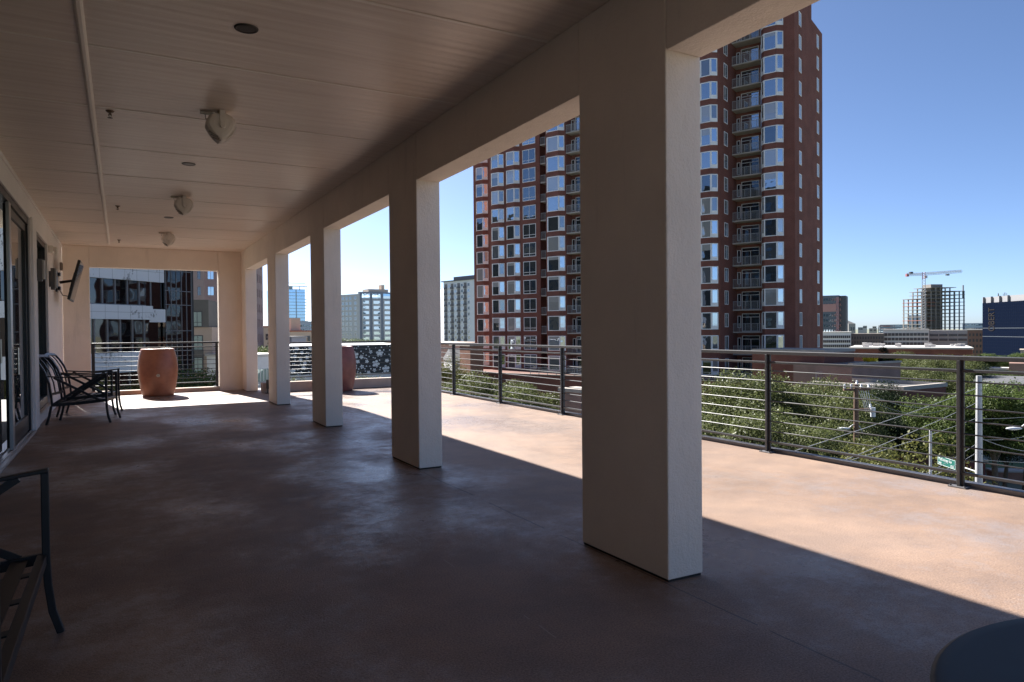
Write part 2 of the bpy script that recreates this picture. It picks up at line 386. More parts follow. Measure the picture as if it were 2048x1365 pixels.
# storeys below and the rooms behind the wall
part(MB().box(-14, -6, GZ, 6.0, 16.35, -.31).box(-14, 16.36, GZ, 2.85, 17.5, -.31), 'lower_storeys', CURB)
part(MB().box(-14, -6, -.3, -4.2, 17.57, ZT-.01), 'rear_wing', STUCCO)
# ceiling with its panel joints
part(MB().box(XW-.2, -5.2, ZC, XI+.02, YF+.02, ZC+.06), 'ceiling', CEIL)
part(MB().box(-4.2, -5.2, ZC+.3, XO-.05, 17.5, ZT-.05), 'roof', STUCCO)
mb = MB()
for k in range(-6, 11):
    y = 3.921 + 1.404*k
    if y < -5 or y > 17.2: continue
    mb.box(XW+.001, y-.015, ZC-.005, XI-.001, y+.015, ZC-.0005)
part(mb, 'ceiling_batten', BATTEN, bevel=.004)
pts = []
mb = MB().prism([(-.205, ZC-.0006), (-.2, ZC-.012), (-.19, ZC-.02), (-.172, ZC-.02), (-.162, ZC-.012), (-.157, ZC-.0006)][::1], -5, 16.75)
mb.v = [(x, z, y) for x, y, z in mb.v]; mb.f = [f[::-1] for f in mb.f]
part(mb, 'ceiling_bead', BATTEN)
# columns, each its own part; the beam between them leaves a thin open joint
ys = [Y1 + SP*i for i in range(-2, 5)]
lab = {0: 'nearest column, widest in view', 4: 'last column at the far corner'}
for i, y in enumerate(ys):
    k = i-2
    y1 = min(y+CL, YF-.004) if k == 4 else y+CL
    part(MB().box(XI, y, .012, XO, y1, ZC-.002), 'column', STUCCO, bevel=.007, label=lab.get(k))
    part(MB().box(XI+.008, y+.008, 0, XO-.008, y1-.008, .0125), 'column_base_joint', DARKGAP)
g = .005
segs = [(-5.2, ys[0])] + [(ys[i]+CL, ys[i+1]) for i in range(len(ys)-1)]
for a, c in segs:
    part(MB().box(XI+.0015, a+g, ZB, XO-.002, c-g, ZC-.001), 'beam', STUCCO, bevel=.005)
part(MB().box(XI+.03, -5.2, ZB+.03, XO-.03, 17.3, ZC+.05), 'beam_core', DARKGAP)
part(MB().box(XI+.02, -5.2, ZC+.001, XO+.001, 17.57, ZT), 'roof_fascia', STUCCO)
# far end wall with one wide opening over a curb
ox0, ox1 = -.555, 1.955
part(MB().box(XW+.001, YF, 0, ox0-.003, 17.58, ZC-.003), 'end_wall_pier', STUCCO, bevel=.005)
part(MB().box(ox1+.003, YF, 0, XO-.003, 17.58, ZC-.003), 'end_wall_pier', STUCCO, bevel=.005)
part(MB().box(ox0, YF+.002, ZB, ox1, 17.577, ZC-.003), 'end_wall_beam', STUCCO, bevel=.005)
part(MB().box(ox0-.002, YF-.03, .002, ox1+.002, 17.575, .09), 'end_wall_curb', CURB, bevel=.012)
part(MB().box(XW+.002, YF-.001, ZC-.001, XO, 17.58, ZT), 'end_wall_parapet', STUCCO)
part(MB().box(XW-.2, -5.3, ZB, XO, -5.2, ZC), 'back_beam', STUCCO)
# curb round the far end of the open terrace
part(MB().box(XO+.002, YE, 0, 6.05, YE+.26, .215), 'terrace_curb', CURB, bevel=.015)
part(MB().box(5.99, -6, -.14, 6.075, YE-.001, .038), 'edge_trim', TRIM, bevel=.004)
# house wall: stucco piers around a tall sliding door and a window
DY0, DY1, DZ = 2.2, 11.42, 2.86
WY0, WY1, WZ0, WZ1 = 12.28, 13.98, .15, 2.80
mb = MB()
mb.box(XW-.22, -5.2, 0, XW, DY0, ZC-.001).box(XW-.22, DY0, DZ, XW, DY1, ZC-.001)
mb.box(XW-.22, DY1, 0, XW, WY0, ZC-.001).box(XW-.22, WY0, 0, XW, WY1, WZ0).box(XW-.22, WY0, WZ1, XW, WY1, ZC-.001)
mb.box(XW-.22, WY1, 0, XW, YF, ZC-.001)
part(mb, 'house_wall', STUCCO_W)
part(MB().box(XW, DY1+.06, .01, XW+.03, DY1+.17, DZ+.03).box(XW, DY1+.24, .01, XW+.024, DY1+.60, DZ+.03), 'wall_trim', STUCCO_W, bevel=.006)
part(MB().box(XW+.0005, -5, ZC-.055, XW+.018, YF-.002, ZC-.0065), 'wall_cornice', STUCCO_W, bevel=.006)
# dark room behind the glass
part(MB().box(-4.2, -5.2, -.002, XW-.222, 17.5, .004).box(-4.19, -5.2, .0, -4.15, 17.5, ZC), 'room_lining', mat('dark room', (.05, .045, .04), .8))
# sliding door
d = part(MB().box(XW-.16, DY0, DZ-.09, XW-.02, DY1, DZ).box(XW-.16, DY1-.07, .02, XW-.02, DY1, DZ-.09).box(XW-.16, DY0, .02, XW-.02, DY0+.07, DZ-.09), 'sliding_door', DOORFRAME)
def dpart(mb, name, m, bevel=0): return mb.build(name, m, d, bevel=bevel)
dpart(MB().box(XW-.2, DY0, .001, XW+.035, DY1+.02, .02).box(XW-.03, DY0, .02, XW-.015, DY1, .04).box(XW-.1, DY0, .02, XW-.085, DY1, .04).box(XW+.02, DY0, .02, XW+.03, DY1, .03), 'track', ALU, .002)
for (a, c, x) in ((9.62, 11.36, XW-.062), (7.6, 9.42, XW-.125), (5.0, 7.5, XW-.062)):
    fr = MB()
    fr.box(x-.022, a, .045, x+.022, a+.11, DZ-.1).box(x-.022, c-.10, .045, x+.022, c, DZ-.1)
    fr.box(x-.022, a+.11, .045, x+.022, c-.10, .25).box(x-.022, a+.11, DZ-.2, x+.022, c-.10, DZ-.1)
    dpart(fr, 'door_frame', DOORFRAME, .003)
    dpart(MB().box(x-.006, a+.11, .25, x+.006, c-.10, DZ-.2), 'door_pane', DOORGLASS)
mb = MB().tube([(XW-.03, 9.68, .86), (XW+.03, 9.68, .86), (XW+.03, 9.68, 1.16), (XW-.03, 9.68, 1.16)], .011)
dpart(mb, 'handle', NICKEL)
mb = MB().box(XW-.1, 9.36, 1.0, XW-.085, 9.40, 1.26)
dpart(mb, 'lock_plate', NICKEL, .006)
dpart(MB().box(XW-.04, 9.45, .045, XW-.005, 9.6, DZ-.1), 'door_jamb', ALU, .004)
# window beyond the door
w = part(MB().box(XW-.13, WY0+.001, WZ0+.001, XW-.03, WY0+.07, WZ1).box(XW-.13, WY1-.07, WZ0+.001, XW-.03, WY1-.001, WZ1)
         .box(XW-.13, WY0+.07, WZ1-.08, XW-.03, WY1-.07, WZ1-.001).box(XW-.13, WY0+.07, WZ0+.001, XW-.03, WY1-.07, WZ0+.16), 'window', DOORFRAME, bevel=.003)
MB().box(XW-.09, WY0+.07, WZ0+.16, XW-.08, WY1-.07, WZ1-.08).build('pane', DOORGLASS, w)
MB().box(XW-.03, WY0+.001, WZ0+.002, XW+.035, WY1-.001, WZ0+.03).build('sill', STUCCO_W, w, bevel=.005)

# ---------------------------------------------------------------- fittings on wall and ceiling
def sconce(y, z0, z1, label):
    t = thing('wall_sconce', label, 'wall lamp', (XW, y, 0), group='box sconces on the house wall')
    MB().box(.027, -.055, z0, .085, .055, z1).build('housing', SCONCE, t, bevel=.004)
    MB().box(.0855, -.045, z0+.03, .115, .045, z1-.012).build('diffuser', SCONCE_L, t, bevel=.004)
    MB().box(.0, -.04, z0+.05, .0265, .04, z1-.05).build('back_plate', SCONCE, t)
sconce(12.02, 2.06, 2.37, 'grey box sconce on the strip of wall between glass door and window')
sconce(14.22, 2.06, 2.42, 'grey box sconce on the wall between the window and the television')
t = thing('emergency_light', 'small cream twin-head emergency light high on the wall beside the window', 'emergency light', (XW, 14.3, 2.74))
MB().box(.001, -.13, -.06, .07, .13, .06).build('housing', PLASTIC_W, t, bevel=.012)
for s in (-1, 1):
    mb = MB().lathe([(.0, .0), (.035, .0), (.042, .05), (.03, .07), (0, .07)], 16)
    mb.v = [(.06+z, s*.09+x, y-.0) for x, y, z in mb.v]; mb.build('lamp_head', PLASTIC_W, t, smooth=False)
t = thing('outlet_box', 'small brown outlet box on the wall behind the television', 'outlet box', (XW, 16.75, 2.66))
MB().box(.001, -.05, -.08, .045, .05, .08).build('box', PLASTIC_D, t, bevel=.006)
MB().box(.0455, -.035, -.06, .05, .035, .06).build('cover', DARKGAP, t, bevel=.002)
# television, tilted forward on a wall bracket
t = thing('wall_television', 'flat black television tilted forward on its wall bracket', 'television', (XW, 15.75, 2.3))
tilt = R_(14)
ca, sa = math.cos(tilt), math.sin(tilt)
def tv(mb): mb.v = [(x*ca + z*sa + .31, y, -x*sa + z*ca) for x, y, z in mb.v]; return mb
tv(MB().box(-.02, -.62, -.37, .025, .62, .37)).build('casing', BLACK, t, bevel=.006)
tv(MB().box(.0255, -.60, -.345, .028, .60, .35)).build('screen', SCREENGLASS, t)
tv(MB().box(-.05, -.26, -.2, -.0205, .26, .16)).build('rear_cover', BLACK, t, bevel=.02)
mb = MB().box(.001, -.16, -.2, .02, .16, .2).box(.02, -.1, -.16, .07, .1, -.1).box(.02, -.1, .1, .07, .1, .16)
mb.tube([(.06, -.06, -.02), (.27, .0, .02)], .022).tube([(.06, .06, -.02), (.27, .0, .02)], .022)
mb.tube([(.04, .1, -.14), (.1, .0, -.26), (.2, -.05, -.28), (.24, 0, -.2)], .008, 6)
mb.build('wall_bracket', BLACK, t, bevel=0)
t = thing('ceiling_vent', 'thin slot vent on the ceiling by the far left corner', 'vent', (-.72, 16.95, ZC))
MB().box(-.2, -.02, -.008, .2, .02, -.0005).build('frame', BATTEN, t, bevel=.002)
MB().box(-.18, -.008, -.0085, .18, .008, -.0078).build('slot', DARKGAP, t)
# loudspeakers hung from the ceiling
OUT = [(-52,-5),(-49,14),(-38,32),(-20,41),(0,44),(18,41),(34,34),(44,22),(46,6),(40,-12),(30,-30),(14,-48),(-2,-58),(-9,-58),(-24,-46),(-40,-26)]
OUT = [(x*.0030, z*.0030-.145) for x, z in OUT]
def speaker(x, y, label):
    t = thing('ceiling_speaker', label, 'loudspeaker', (x, y, ZC), group='loudspeakers hung from the ceiling'); t.scale = (.8, .8, .8)
    mb = MB(); n = len(OUT); cxm = sum(p[0] for p in OUT)/n; czm = sum(p[1] for p in OUT)/n
    secs = [(-.12, .55), (-.112, .8), (-.09, .95), (-.05, 1), (.05, 1), (.09, .95), (.112, .8), (.12, .55)]
    for yy, k in secs: mb.v += [(cxm+(px-cxm)*k, yy, czm+(pz-czm)*k) for px, pz in OUT]
    for i in range(len(secs)-1):
        for k in range(n): mb.f.append((i*n+k, (i*n+n)+k, (i*n+n)+(k+1) % n, i*n+(k+1) % n)); mb.m.append(0)
    mb.f.append(tuple(range(n))); mb.m.append(0)
    mb.f.append(tuple((len(secs)-1)*n+k for k in range(n-1, -1, -1))); mb.m.append(0)
    mb.build('body', PLASTIC_W, t, smooth=False, bevel=.004)
    gr = MB()
    for k in range(3):
        a, c = Vector((-.135+.018*k, -.128, -.235-.03*k)), Vector((-.045+.012*k, -.128, -.285-.018*k))
        for yy in (-.119,): gr.sweep([(a.x, yy, a.z), (c.x, yy, c.z)], (0, 1, 0), .012, .012)
    gr.build('vent_slots', PLASTIC_D, t)
    p = OUT[11]; q = OUT[8]
    MB().sweep([(q[0]+.004, 0, q[1]-.03), (OUT[10][0]+.006, 0, OUT[10][1]), (p[0]+.006, 0, p[1]+.005)], (0, 1, 0), .17, .006).build('grille', PLASTIC_W, t)
    br = MB()
    for s in (-1, 1): br.box(-.027, s*.128-.004, -.165, .027, s*.128+.004, -.004)
    br.box(-.027, -.132, -.01, .027, .132, -.0015)
    br.build('bracket', PLASTIC_W, t, bevel=.002)
    for s in (-1, 1):
        kn = MB().lathe([(0, .022), (.026, .022), (.032, .0), (0, .0)], 18)
        kn.v = [(x, s*(.130+z), y-.165) for x, y, z in kn.v]; kn.build('knob', PLASTIC_W, t)
    MB().box(-.20, .02, -.03, -.08, .05, -.001).build('junction_box', PLASTIC_W, t, bevel=.004)
    MB().tube([(-.15, .035, -.03), (-.148, .03, -.07), (-.12, .01, -.1)], .004, 6).build('cable', PLASTIC_D, t)
speaker(.77, 6.46, 'largest and nearest cream loudspeaker hung from the ceiling')
speaker(.78, 10.64, 'middle cream loudspeaker of the ceiling row')
speaker(.80, 14.54, 'farthest cream loudspeaker, close to the end wall')
LAMPGREY = mat('recessed lamp lens', (.12, .11, .105), .35); LAMPDK = mat('dark speaker mesh', (.055, .045, .04), .6)
for k, (x, y, lb, mm) in enumerate(((.70, 4.60, 'round dark recessed fitting nearest in the ceiling', LAMPDK), (.68, 8.55, 'round grey recessed downlight behind the nearest loudspeaker', LAMPGREY), (.70, 12.61, 'round grey recessed downlight behind the middle loudspeaker', LAMPGREY))):
    t = thing('recessed_light', lb, 'ceiling light', (x, y, ZC), group='round recessed fittings in the ceiling')
    MB().lathe([(.052, -.004), (.060, -.010), (.068, -.007), (.071, -.0005)], 36).build('trim_ring', mm if k == 0 else SCONCE, t, smooth=True)
    MB().lathe([(0, -.0055), (.03, -.006), (.054, -.005)], 36).build('lens', mm, t, smooth=True)
BRASS = mat('tarnished sprinkler brass', (.16, .11, .07), .5, metal=.6)
for x, y, lb in ((-.05, 6.82, 'nearest of the three small sprinkler heads on the ceiling'), (-.01, 11.79, 'middle of the three small sprinkler heads on the ceiling'), (0, 16.01, 'sprinkler head by the end wall')):
    t = thing('sprinkler_head', lb, 'sprinkler', (x, y, ZC), group='fire sprinklers on the ceiling'); t.scale = (.75, .75, .75)
    MB().lathe([(0, -.02), (.025, -.02), (.04, -.008), (.045, -.0005)], 20).build('escutcheon', BRASS, t)
    mb = MB().tube([(0, 0, -.02), (0, 0, -.05)], .009, 8).tube([(-.012, 0, -.03), (-.016, 0, -.05), (0, 0, -.075)], .004, 6).tube([(.012, 0, -.03), (.016, 0, -.05), (0, 0, -.075)], .004, 6)
    mb.build('frame', BRASS, t)
    MB().lathe([(0, -.08), (.026, -.079), (.026, -.075), (0, -.075)], 16).build('deflector', BRASS, t)

# ---------------------------------------------------------------- railings
RODS = [.226, .330, .434, .540, .645, .750, .857]
def railing(name, label, p0, p1, posts, ztop=1.067, zb=0, skip=()):
    p0 = Vector((*p0, zb)); p1 = Vector((*p1, zb)); L = (p1-p0).length
    ang = math.atan2(p1.y-p0.y, p1.x-p0.x)
    t = thing(name, label, 'railing', p0, ang)
    k = (ztop-zb)/1.067
    MB().box(-.03, -.026, 1.045*k-.018, L+.03, .026, 1.045*k+.020).build('top_rail', BRONZE, t, bevel=.006)
    edges = [-.0] + list(posts) + [L]
    MB().box(0, -.014, .945*k-.012, L, .014, .945*k+.012).build('upper_rail', BRONZE, t, bevel=.004)
    MB().box(0, -.014, .115*k-.012, L, .014, .115*k+.012).build('bottom_rail', BRONZE, t, bevel=.004)
    for z in RODS:
        MB().tube([(0, 0, z*k), (L, 0, z*k)], .0062, 8).build('rod', BRONZE, t, smooth=True)
    for x in posts:
        o = MB().box(x-.012, -.034, .012, x+.012, .034, 1.027*k).box(x-.03, -.009, .012, x+.03, .009, 1.0265*k).build('post', BRONZE, t, bevel=.002)
        MB().box(x-.07, -.06, .001, x+.07, .06, .012).build('base_plate', TRIM, o, bevel=.002)
        mb = MB()
        for a in (-1, 1):
            for b_ in (-1, 1): mb.tube([(x+a*.055, b_*.045, .012), (x+a*.055, b_*.045, .022)], .009, 6)
        mb.build('bolt', BRONZE, o)
    return t
railing('terrace_railing', 'long dark metal railing along the open right edge of the terrace', (XR, -5.8), (XR, 16.2), [5.8+y for y in (-2.64, -.66, 1.32, 3.294, 5.25, 7.24, 9.22, 11.27, 13.3, 15.2)])
railing('end_railing', 'dark metal railing on the curb at the far end of the sunlit terrace', (2.85, 16.24), (5.92, 16.24), [.06, 1.55, 3.0], ztop=1.09, zb=.215)
railing('opening_railing', 'short dark metal railing across the opening in the end wall', (ox0+.005, 17.46), (ox1-.005, 17.46), [.035, 2.465], ztop=1.12, zb=.09)

# ---------------------------------------------------------------- planters
POT1 = mat('rust glazed clay', (.36, .145, .08), .36, var=.3, vscale=2.2, col2=(.22, .08, .045), bump=.15, bscale=60, spec=.5)
POT2 = mat('maroon glazed clay', (.22, .075, .06), .42, var=.35, vscale=2.5, bump=.12, bscale=60)
SOIL = mat('potting soil', (.04, .03, .022), .95, bump=.6, bscale=40)
def planter(x, y, m, label, ring_ang=None):
    t = thing('clay_planter', label, 'planter', (x, y, 0), group='tall barrel planters')
    prof = [(0, .0), (.285, .0), (.30, .012), (.315, .06), (.345, .2), (.372, .36), (.385, .52), (.382, .66), (.365, .80), (.34, .91), (.325, .965), (.318, .985), (.30, .99), (.288, .98), (.292, .93), (.30, .9)]
    MB().lathe(prof, 56).build('pot', m, t, smooth=True)
    MB().lathe([(0, .9), (.30, .9)], 40).build('soil', SOIL, t)
    if ring_ang is not None:
        mb = MB(); 
        for i in range(16):
            a0, a1 = 2*math.pi*i/16, 2*math.pi*(i+1)/16
            mb.tube([(.388, .026*math.cos(a0), .44+.026*math.sin(a0)), (.388, .026*math.cos(a1), .44+.026*math.sin(a1))], .008, 6)
        mb.tube([(.38, 0, .44), (.40, 0, .44)], .012, 10)
        o = mb.build('drain_fitting', NICKEL, t); o.rotation_euler.z = ring_ang
planter(.68, 16.78, POT1, 'rusty red barrel planter in the porch by the end wall opening', R_(-92))
planter(4.24, 15.74, POT2, 'maroon barrel planter out on the sunlit terrace, half behind a column')

# floodlight on the floor by the far corner column
t = thing('floodlight', 'black floodlight standing on the floor at the foot of the far corner column', 'floodlight', (2.83, 16.9-.98, 0), R_(20))
MB().box(-.09, -.07, .10, .09, .07, .3).build('housing', BLACK, t, bevel=.015)
MB().box(-.08, -.078, .11, .08, -.0705, .29).build('lens', LAMPGREY, t, bevel=.004)
MB().box(-.1, -.09, 0, .1, .09, .015).box(-.1, -.015, .015, -.092, .015, .22).box(.092, -.015, .015, .1, .015, .22).build('stand', BLACK, t)

# ---------------------------------------------------------------- patio chairs
def chair(loc, rot, label, src=None, w=.305, name='patio_chair', cat='chair', group='black metal patio chairs'):
    if src: return copy_tree(src, loc, rot, label)
    t = thing(name, label, cat, loc, rot, group)
    wide = w > .5
    seat = MB()
    for s in (-1, 1): seat.sweep([(-.33, s*w, .285), (.0, s*w, .30), (.37, s*w, .335)], (0, 1, 0), .026, .045)
    seat.sweep([(.36, -w, .33), (.36, w, .33)], (1, 0, 0), .035, .045); seat.sweep([(-.32, -w, .285), (-.32, w, .285)], (1, 0, 0), .03, .045)
    seat.build('seat_frame', BLACK, t, bevel=.003)
    st = MB(); n = 4 if wide else 5
    for k in range(n):
        y = -w + 2*w*(k+.75)/(n+.5)
        st.sweep([(-.31, y, .29), (.0, y, .303), (.345, y, .337)], (0, 1, 0), .05, .006)
    for k in range(5):
        x = -.22 + k*.125
        st.sweep([(x, -w+.014, .297+(x+.31)*.067), (x, w-.014, .297+(x+.31)*.067)], (1, 0, 0), .06, .006)
    st.build('seat_straps', BLACK, t)
    for s in (-1, 1):
        MB().sweep([(.375, s*w, .705), (.375, s*w, .34), (.38, s*w, .22), (.395, s*w, .1), (.425, s*w, 0)], (0, 1, 0), .03, .03).build('leg', BLACK, t, bevel=.004)
        MB().sweep([(-.40, s*w, 0), (-.365, s*w, .12), (-.335, s*w, .27)], (0, 1, 0), .03, .03).build('leg', BLACK, t, bevel=.004)
        MB().sweep([(-.375, s*w, .70), (-.2, s*w, .685), (.0, s*w, .68), (.2, s*w, .69), (.39, s*w, .715)], (0, 1, 0), .042, .018).build('armrest', BLACK, t, bevel=.004)
        br = MB()
        for a, c, dy in (((-.30, .30), (.28, .69), -.005), ((.28, .34), (-.30, .68), .005)):
            br.sweep([(a[0], s*w+dy, a[1]), (c[0], s*w+dy, c[1])], (0, 1, 0), .010, .034)
        br.build('side_cross', BLACK, t)
    bk = MB()
    path = [(-.325, .27), (-.335, .42), (-.36, .6), (-.42, .78), (-.49, .90), (-.55, .97)]
    for s in (-1, 1): bk.sweep([(x, s*w, z) for x, z in path], (0, 1, 0), .03, .026)
    for k in range(2 if not wide else 6):
        y = (-.1, .1)[k] if not wide else -w+2*w*(k+1)/7
        bk.sweep([(x, y, z) for x, z in path[1:]], (0, 1, 0), .022, .014)
    bk.sweep([(-.55, -w, .97), (-.56, -w*.5, .985), (-.565, 0, .99), (-.56, w*.5, .985), (-.55, w, .97)], (.6, 0, -.8), .045, .02)
    bk.sweep([(-.34, -w, .44), (-.34, w, .44)], (0, 0, 1), .035, .014)
    bk.build('backrest', BLACK, t)
    return t
chair((-.672, 2.95, 0), 0, 'black metal patio loveseat cut off by the left edge in the foreground', w=.72, name='patio_loveseat', cat='loveseat', group=None)
c0 = chair((-.50, 12.42, 0), R_(-12), 'nearer of the two black metal patio chairs against the left wall')
chair((-.46, 13.55, 0), R_(-9), 'farther of the two black metal patio chairs, just before the planter', c0)

# dark round table in the near corner
t = thing('round_table', 'dark round table top at the near right corner of the floor', 'table', (1.43, .27, 0))
TABM = mat('dark teal table top', (.007, .013, .018), .6, var=.3, vscale=5)
MB().lathe([(0, .69), (.46, .69), (.485, .70), (.50, .715), (.49, .722), (.47, .72), (.25, .721), (0, .722)], 72).build('tabletop', TABM, t, smooth=True)
for k in range(3):
    a = 2*math.pi*k/3 + .5
    MB().tube([(.05*math.cos(a), .05*math.sin(a), .69), (.08*math.cos(a), .08*math.sin(a), .35), (.32*math.cos(a), .32*math.sin(a), .012)], .018).build('leg', BLACK, t, smooth=True)

# ================================================================ BRICK APARTMENT TOWER
T = thing('apartment_tower', 'tall dark red brick apartment tower with white framed bay windows and balconies', 'apartment building', (77.7, 64, GZ), ROADANG)
G0 = 13.0                                         # world z 0 in tower coordinates
RF = G0 + 47.5
def tx(t): return -t
CH = .62                                          # chamfer of the bays
def bay_outline(t0, t1, s):                       # brick bay projecting from plane s; t0 < t1
    xl, xr = -t1, -t0
    return [(xl, s+.3), (xl, s), (xl+CH*.8, s-CH), (xr-CH*1.1, s-CH), (xr, s), (xr, s+.3)]
wall = MB()
wall.prism([(-4.3, 0), (0, 0), (0, 8.7), (-8.65, 8.7), (-8.65, 2.6), (-4.3, 2.6)], 0, RF)
wall.box(-8.6, 8.71, 0, 0-.005, 14.8, RF-2.9)
wall.box(-28, -4.1, 0, -8.6, 8, RF)
wall.box(-32.8, -2.4, 0, -28.001, 8, RF)
wall.box(-36.5, -4.1, 0, -32.801, 8, RF)
wall.box(-39.9, 1.5, 0, -36.501, 8, RF)
wall.box(-50.4, -.7, 0, -39.901, 12, RF)
wall.box(-58.7, 5, 0, -50.401, 14, RF)
BAYS = [(1.45, 4.28, 0), (8.85, 11.4, -4.1), (33.0, 36.25, -4.1), (44.0, 46.75, -.7), (47.3, 49.95, -.7), (55.3, 58.0, 5)]
for t0, t1, s in BAYS: wall.prism(bay_outline(t0, t1, s)[::1], 0, RF-.02)
wall.build('wall', BRICK, T)
par = MB()
for (x0, y0, x1, y1, zz) in ((-8.65, -.06, .06, 8.76, RF), (-28, -4.16, -8.54, 8, RF), (-50.46, -.76, -39.9, 12, RF)):
    par.box(x0, y0, zz, x1, y1, zz+.12)
par.build('parapet_cap', mat('brick coping', (.22, .12, .10), .8), T)
ZW = [G0 + .45 + 3.08*k for k in range(-1, 15)]
pan_pool = [GLASS, GLASS, GLASS, GLASS_D, GLASS_BLD, GLASS_CUR]
def facet(fr, pn, a, c, z0, z1, e, fw=.11, vent=False, outw=1):
    # framed window on the vertical facet a->c (xy), pane stands e proud of the brick
    a, c = Vector(a), Vector(c); u = (c-a); L = u.length; u.normalize(); n = Vector((u.y, -u.x))
    def bx(mb, s0, s1, q0, q1, d0, d1):
        P = [a+u*s0+n*d0, a+u*s1+n*d0, a+u*s1+n*d1, a+u*s0+n*d1]
        mb.prism([(p.x, p.y) for p in P][::-1], q0, q1)
    bx(fr, 0, fw, z0, z1, .002, e+.04); bx(fr, L-fw, L, z0, z1, .002, e+.04)
    bx(fr, fw, L-fw, z1-fw, z1, .002, e+.04); bx(fr, fw, L-fw, z0, z0+fw*.9, .002, e+.05)
    zb = z0 + fw*.9
    if vent:
        bx(fr, fw, L-fw, zb, zb+.42, .002, e+.015)
        for k in range(3): bx(fr, fw+.1, L-fw-.1, zb+.1+k*.09, zb+.14+k*.09, .004, e+.035)
        zb += .42
    bx(pn, fw, L-fw, zb, z1-fw, .002, e)
bay_cache = {}
def bay_meshes(t0, t1, s):
    key = (t0, t1, s)
    if key in bay_cache: return bay_cache[key]
    o = bay_outline(t0, t1, s); fr, pn, ps, pt_ = MB(), MB(), MB(), MB()
    facet(fr, ps, o[1], o[2], 0, 2.3, .01, vent=True)
    facet(fr, pn, o[2], o[3], 0, 2.3, .01)
    facet(fr, pt_, o[3], o[4], 0, 2.3, .01, vent=True)
    bay_cache[key] = (fr.mesh('bay_window', WINFRAME), pn.mesh('pane', GLASS), ps.mesh('pane', GLASS), pt_.mesh('pane', GLASS))
    return bay_cache[key]
for t0, t1, s in BAYS:
    f, p, q, q2 = bay_meshes(t0, t1, s)
    for k, z in enumerate(ZW):
        o = link('bay_window', f, T, (0, 0, z-2.3)); a = link('pane', p, o); b_ = link('pane', q, o); c_ = link('pane', q2, o)
        r = random.random(); hi = k/15
        setmat(a, GLASS_CUR if random.random() < .07 else GLASS if r < .15+.72*hi else (GLASS_D if r < .8 else (GLASS_CUR if r < .87 else GLASS_BLD)))
        r = random.random(); m_ = GLASS if r < .7 else (GLASS_BLD if r < .85 else GLASS_CUR); setmat(b_, m_); setmat(c_, m_)
def flat_window(w_, h, n=2, transom=0, proj=.01):
    fr, pn = MB(), MB(); fw = .09
    fr.box(0, -proj-.04, 0, fw, -.002, h).box(w_-fw, -proj-.04, 0, w_, -.002, h).box(fw, -proj-.04, h-fw, w_-fw, -.002, h).box(fw, -proj-.05, 0, w_-fw, -.002, fw)
    for k in range(1, n): x = w_*k/n; fr.box(x-.03, -proj-.03, fw, x+.03, -.002, h-fw)
    if transom: fr.box(fw, -proj-.03, transom-.03, w_-fw, -.003, transom+.03)
    pn.box(fw, -proj, fw, w_-fw, -.002, h-fw)
    return fr.mesh('window', WINFRAME), pn.mesh('pane', GLASS)
def put_window(ms, loc, rot, parent, gl=None, name='window'):
    o = link(name, ms[0], parent, loc, rot); p = link('pane', ms[1], o)
    if gl: setmat(p, gl)
    return o
# roller blinds drawn part way down behind some of the big panes
BLIND = glass_mat('window with white roller blind', (.86, .93, 1.0), .16, base=(.34, .33, .31))
for t0, t1, s in BAYS:
    xl, xr = -t1+CH*.8+.12, -t0-CH*1.1-.12; ms_ = [MB().box(xl, s-CH-.014, 2.19-h, xr, s-CH-.0105, 2.185).mesh('blind', BLIND) for h in (.45, .8, 1.3)]
    for k, z in enumerate(ZW):
        if random.random() < .3:
            w_ = [c for c in T.children if c.name.startswith('bay_window') and abs(c.location.z-(z-2.3)) < .01 and c.data == bay_cache[(t0, t1, s)][0]][0]
            link('blind', random.choice(ms_), w_)
fw1 = flat_window(2.6, 2.3, 2, .5)
for t0 in (40.75,):
    for k, z in enumerate(ZW): put_window(fw1, (-t0-2.6, -.7, z-2.3), 0, T, GLASS if (k > 11 or random.random() < .2) else GLASS_D)
for t0 in (14.5, 20.5):
    for k, z in enumerate(ZW): put_window(fw1, (-t0-2.6, -4.1, z-2.3), 0, T, random.choice(pan_pool))
fw2 = flat_window(1.15, 1.85, 2)
for s0 in (.75, 9.6):                              # two columns on the end face
    for k, z in enumerate(ZW):
        if s0 > 5 and z > RF-3.2: continue
        put_window(fw2, (0 if s0 < 5 else -.005, s0 + (1.3 if s0 < 5 else 1.9), z-1.95), R_(90), T, GLASS if random.random() < .8 else GLASS_CUR)
fw3 = flat_window(1.35, 1.9, 2)
for k, z in enumerate(ZW): put_window(fw3, (-8.6, -2.35, z-2.0), R_(90), T, GLASS_DK)
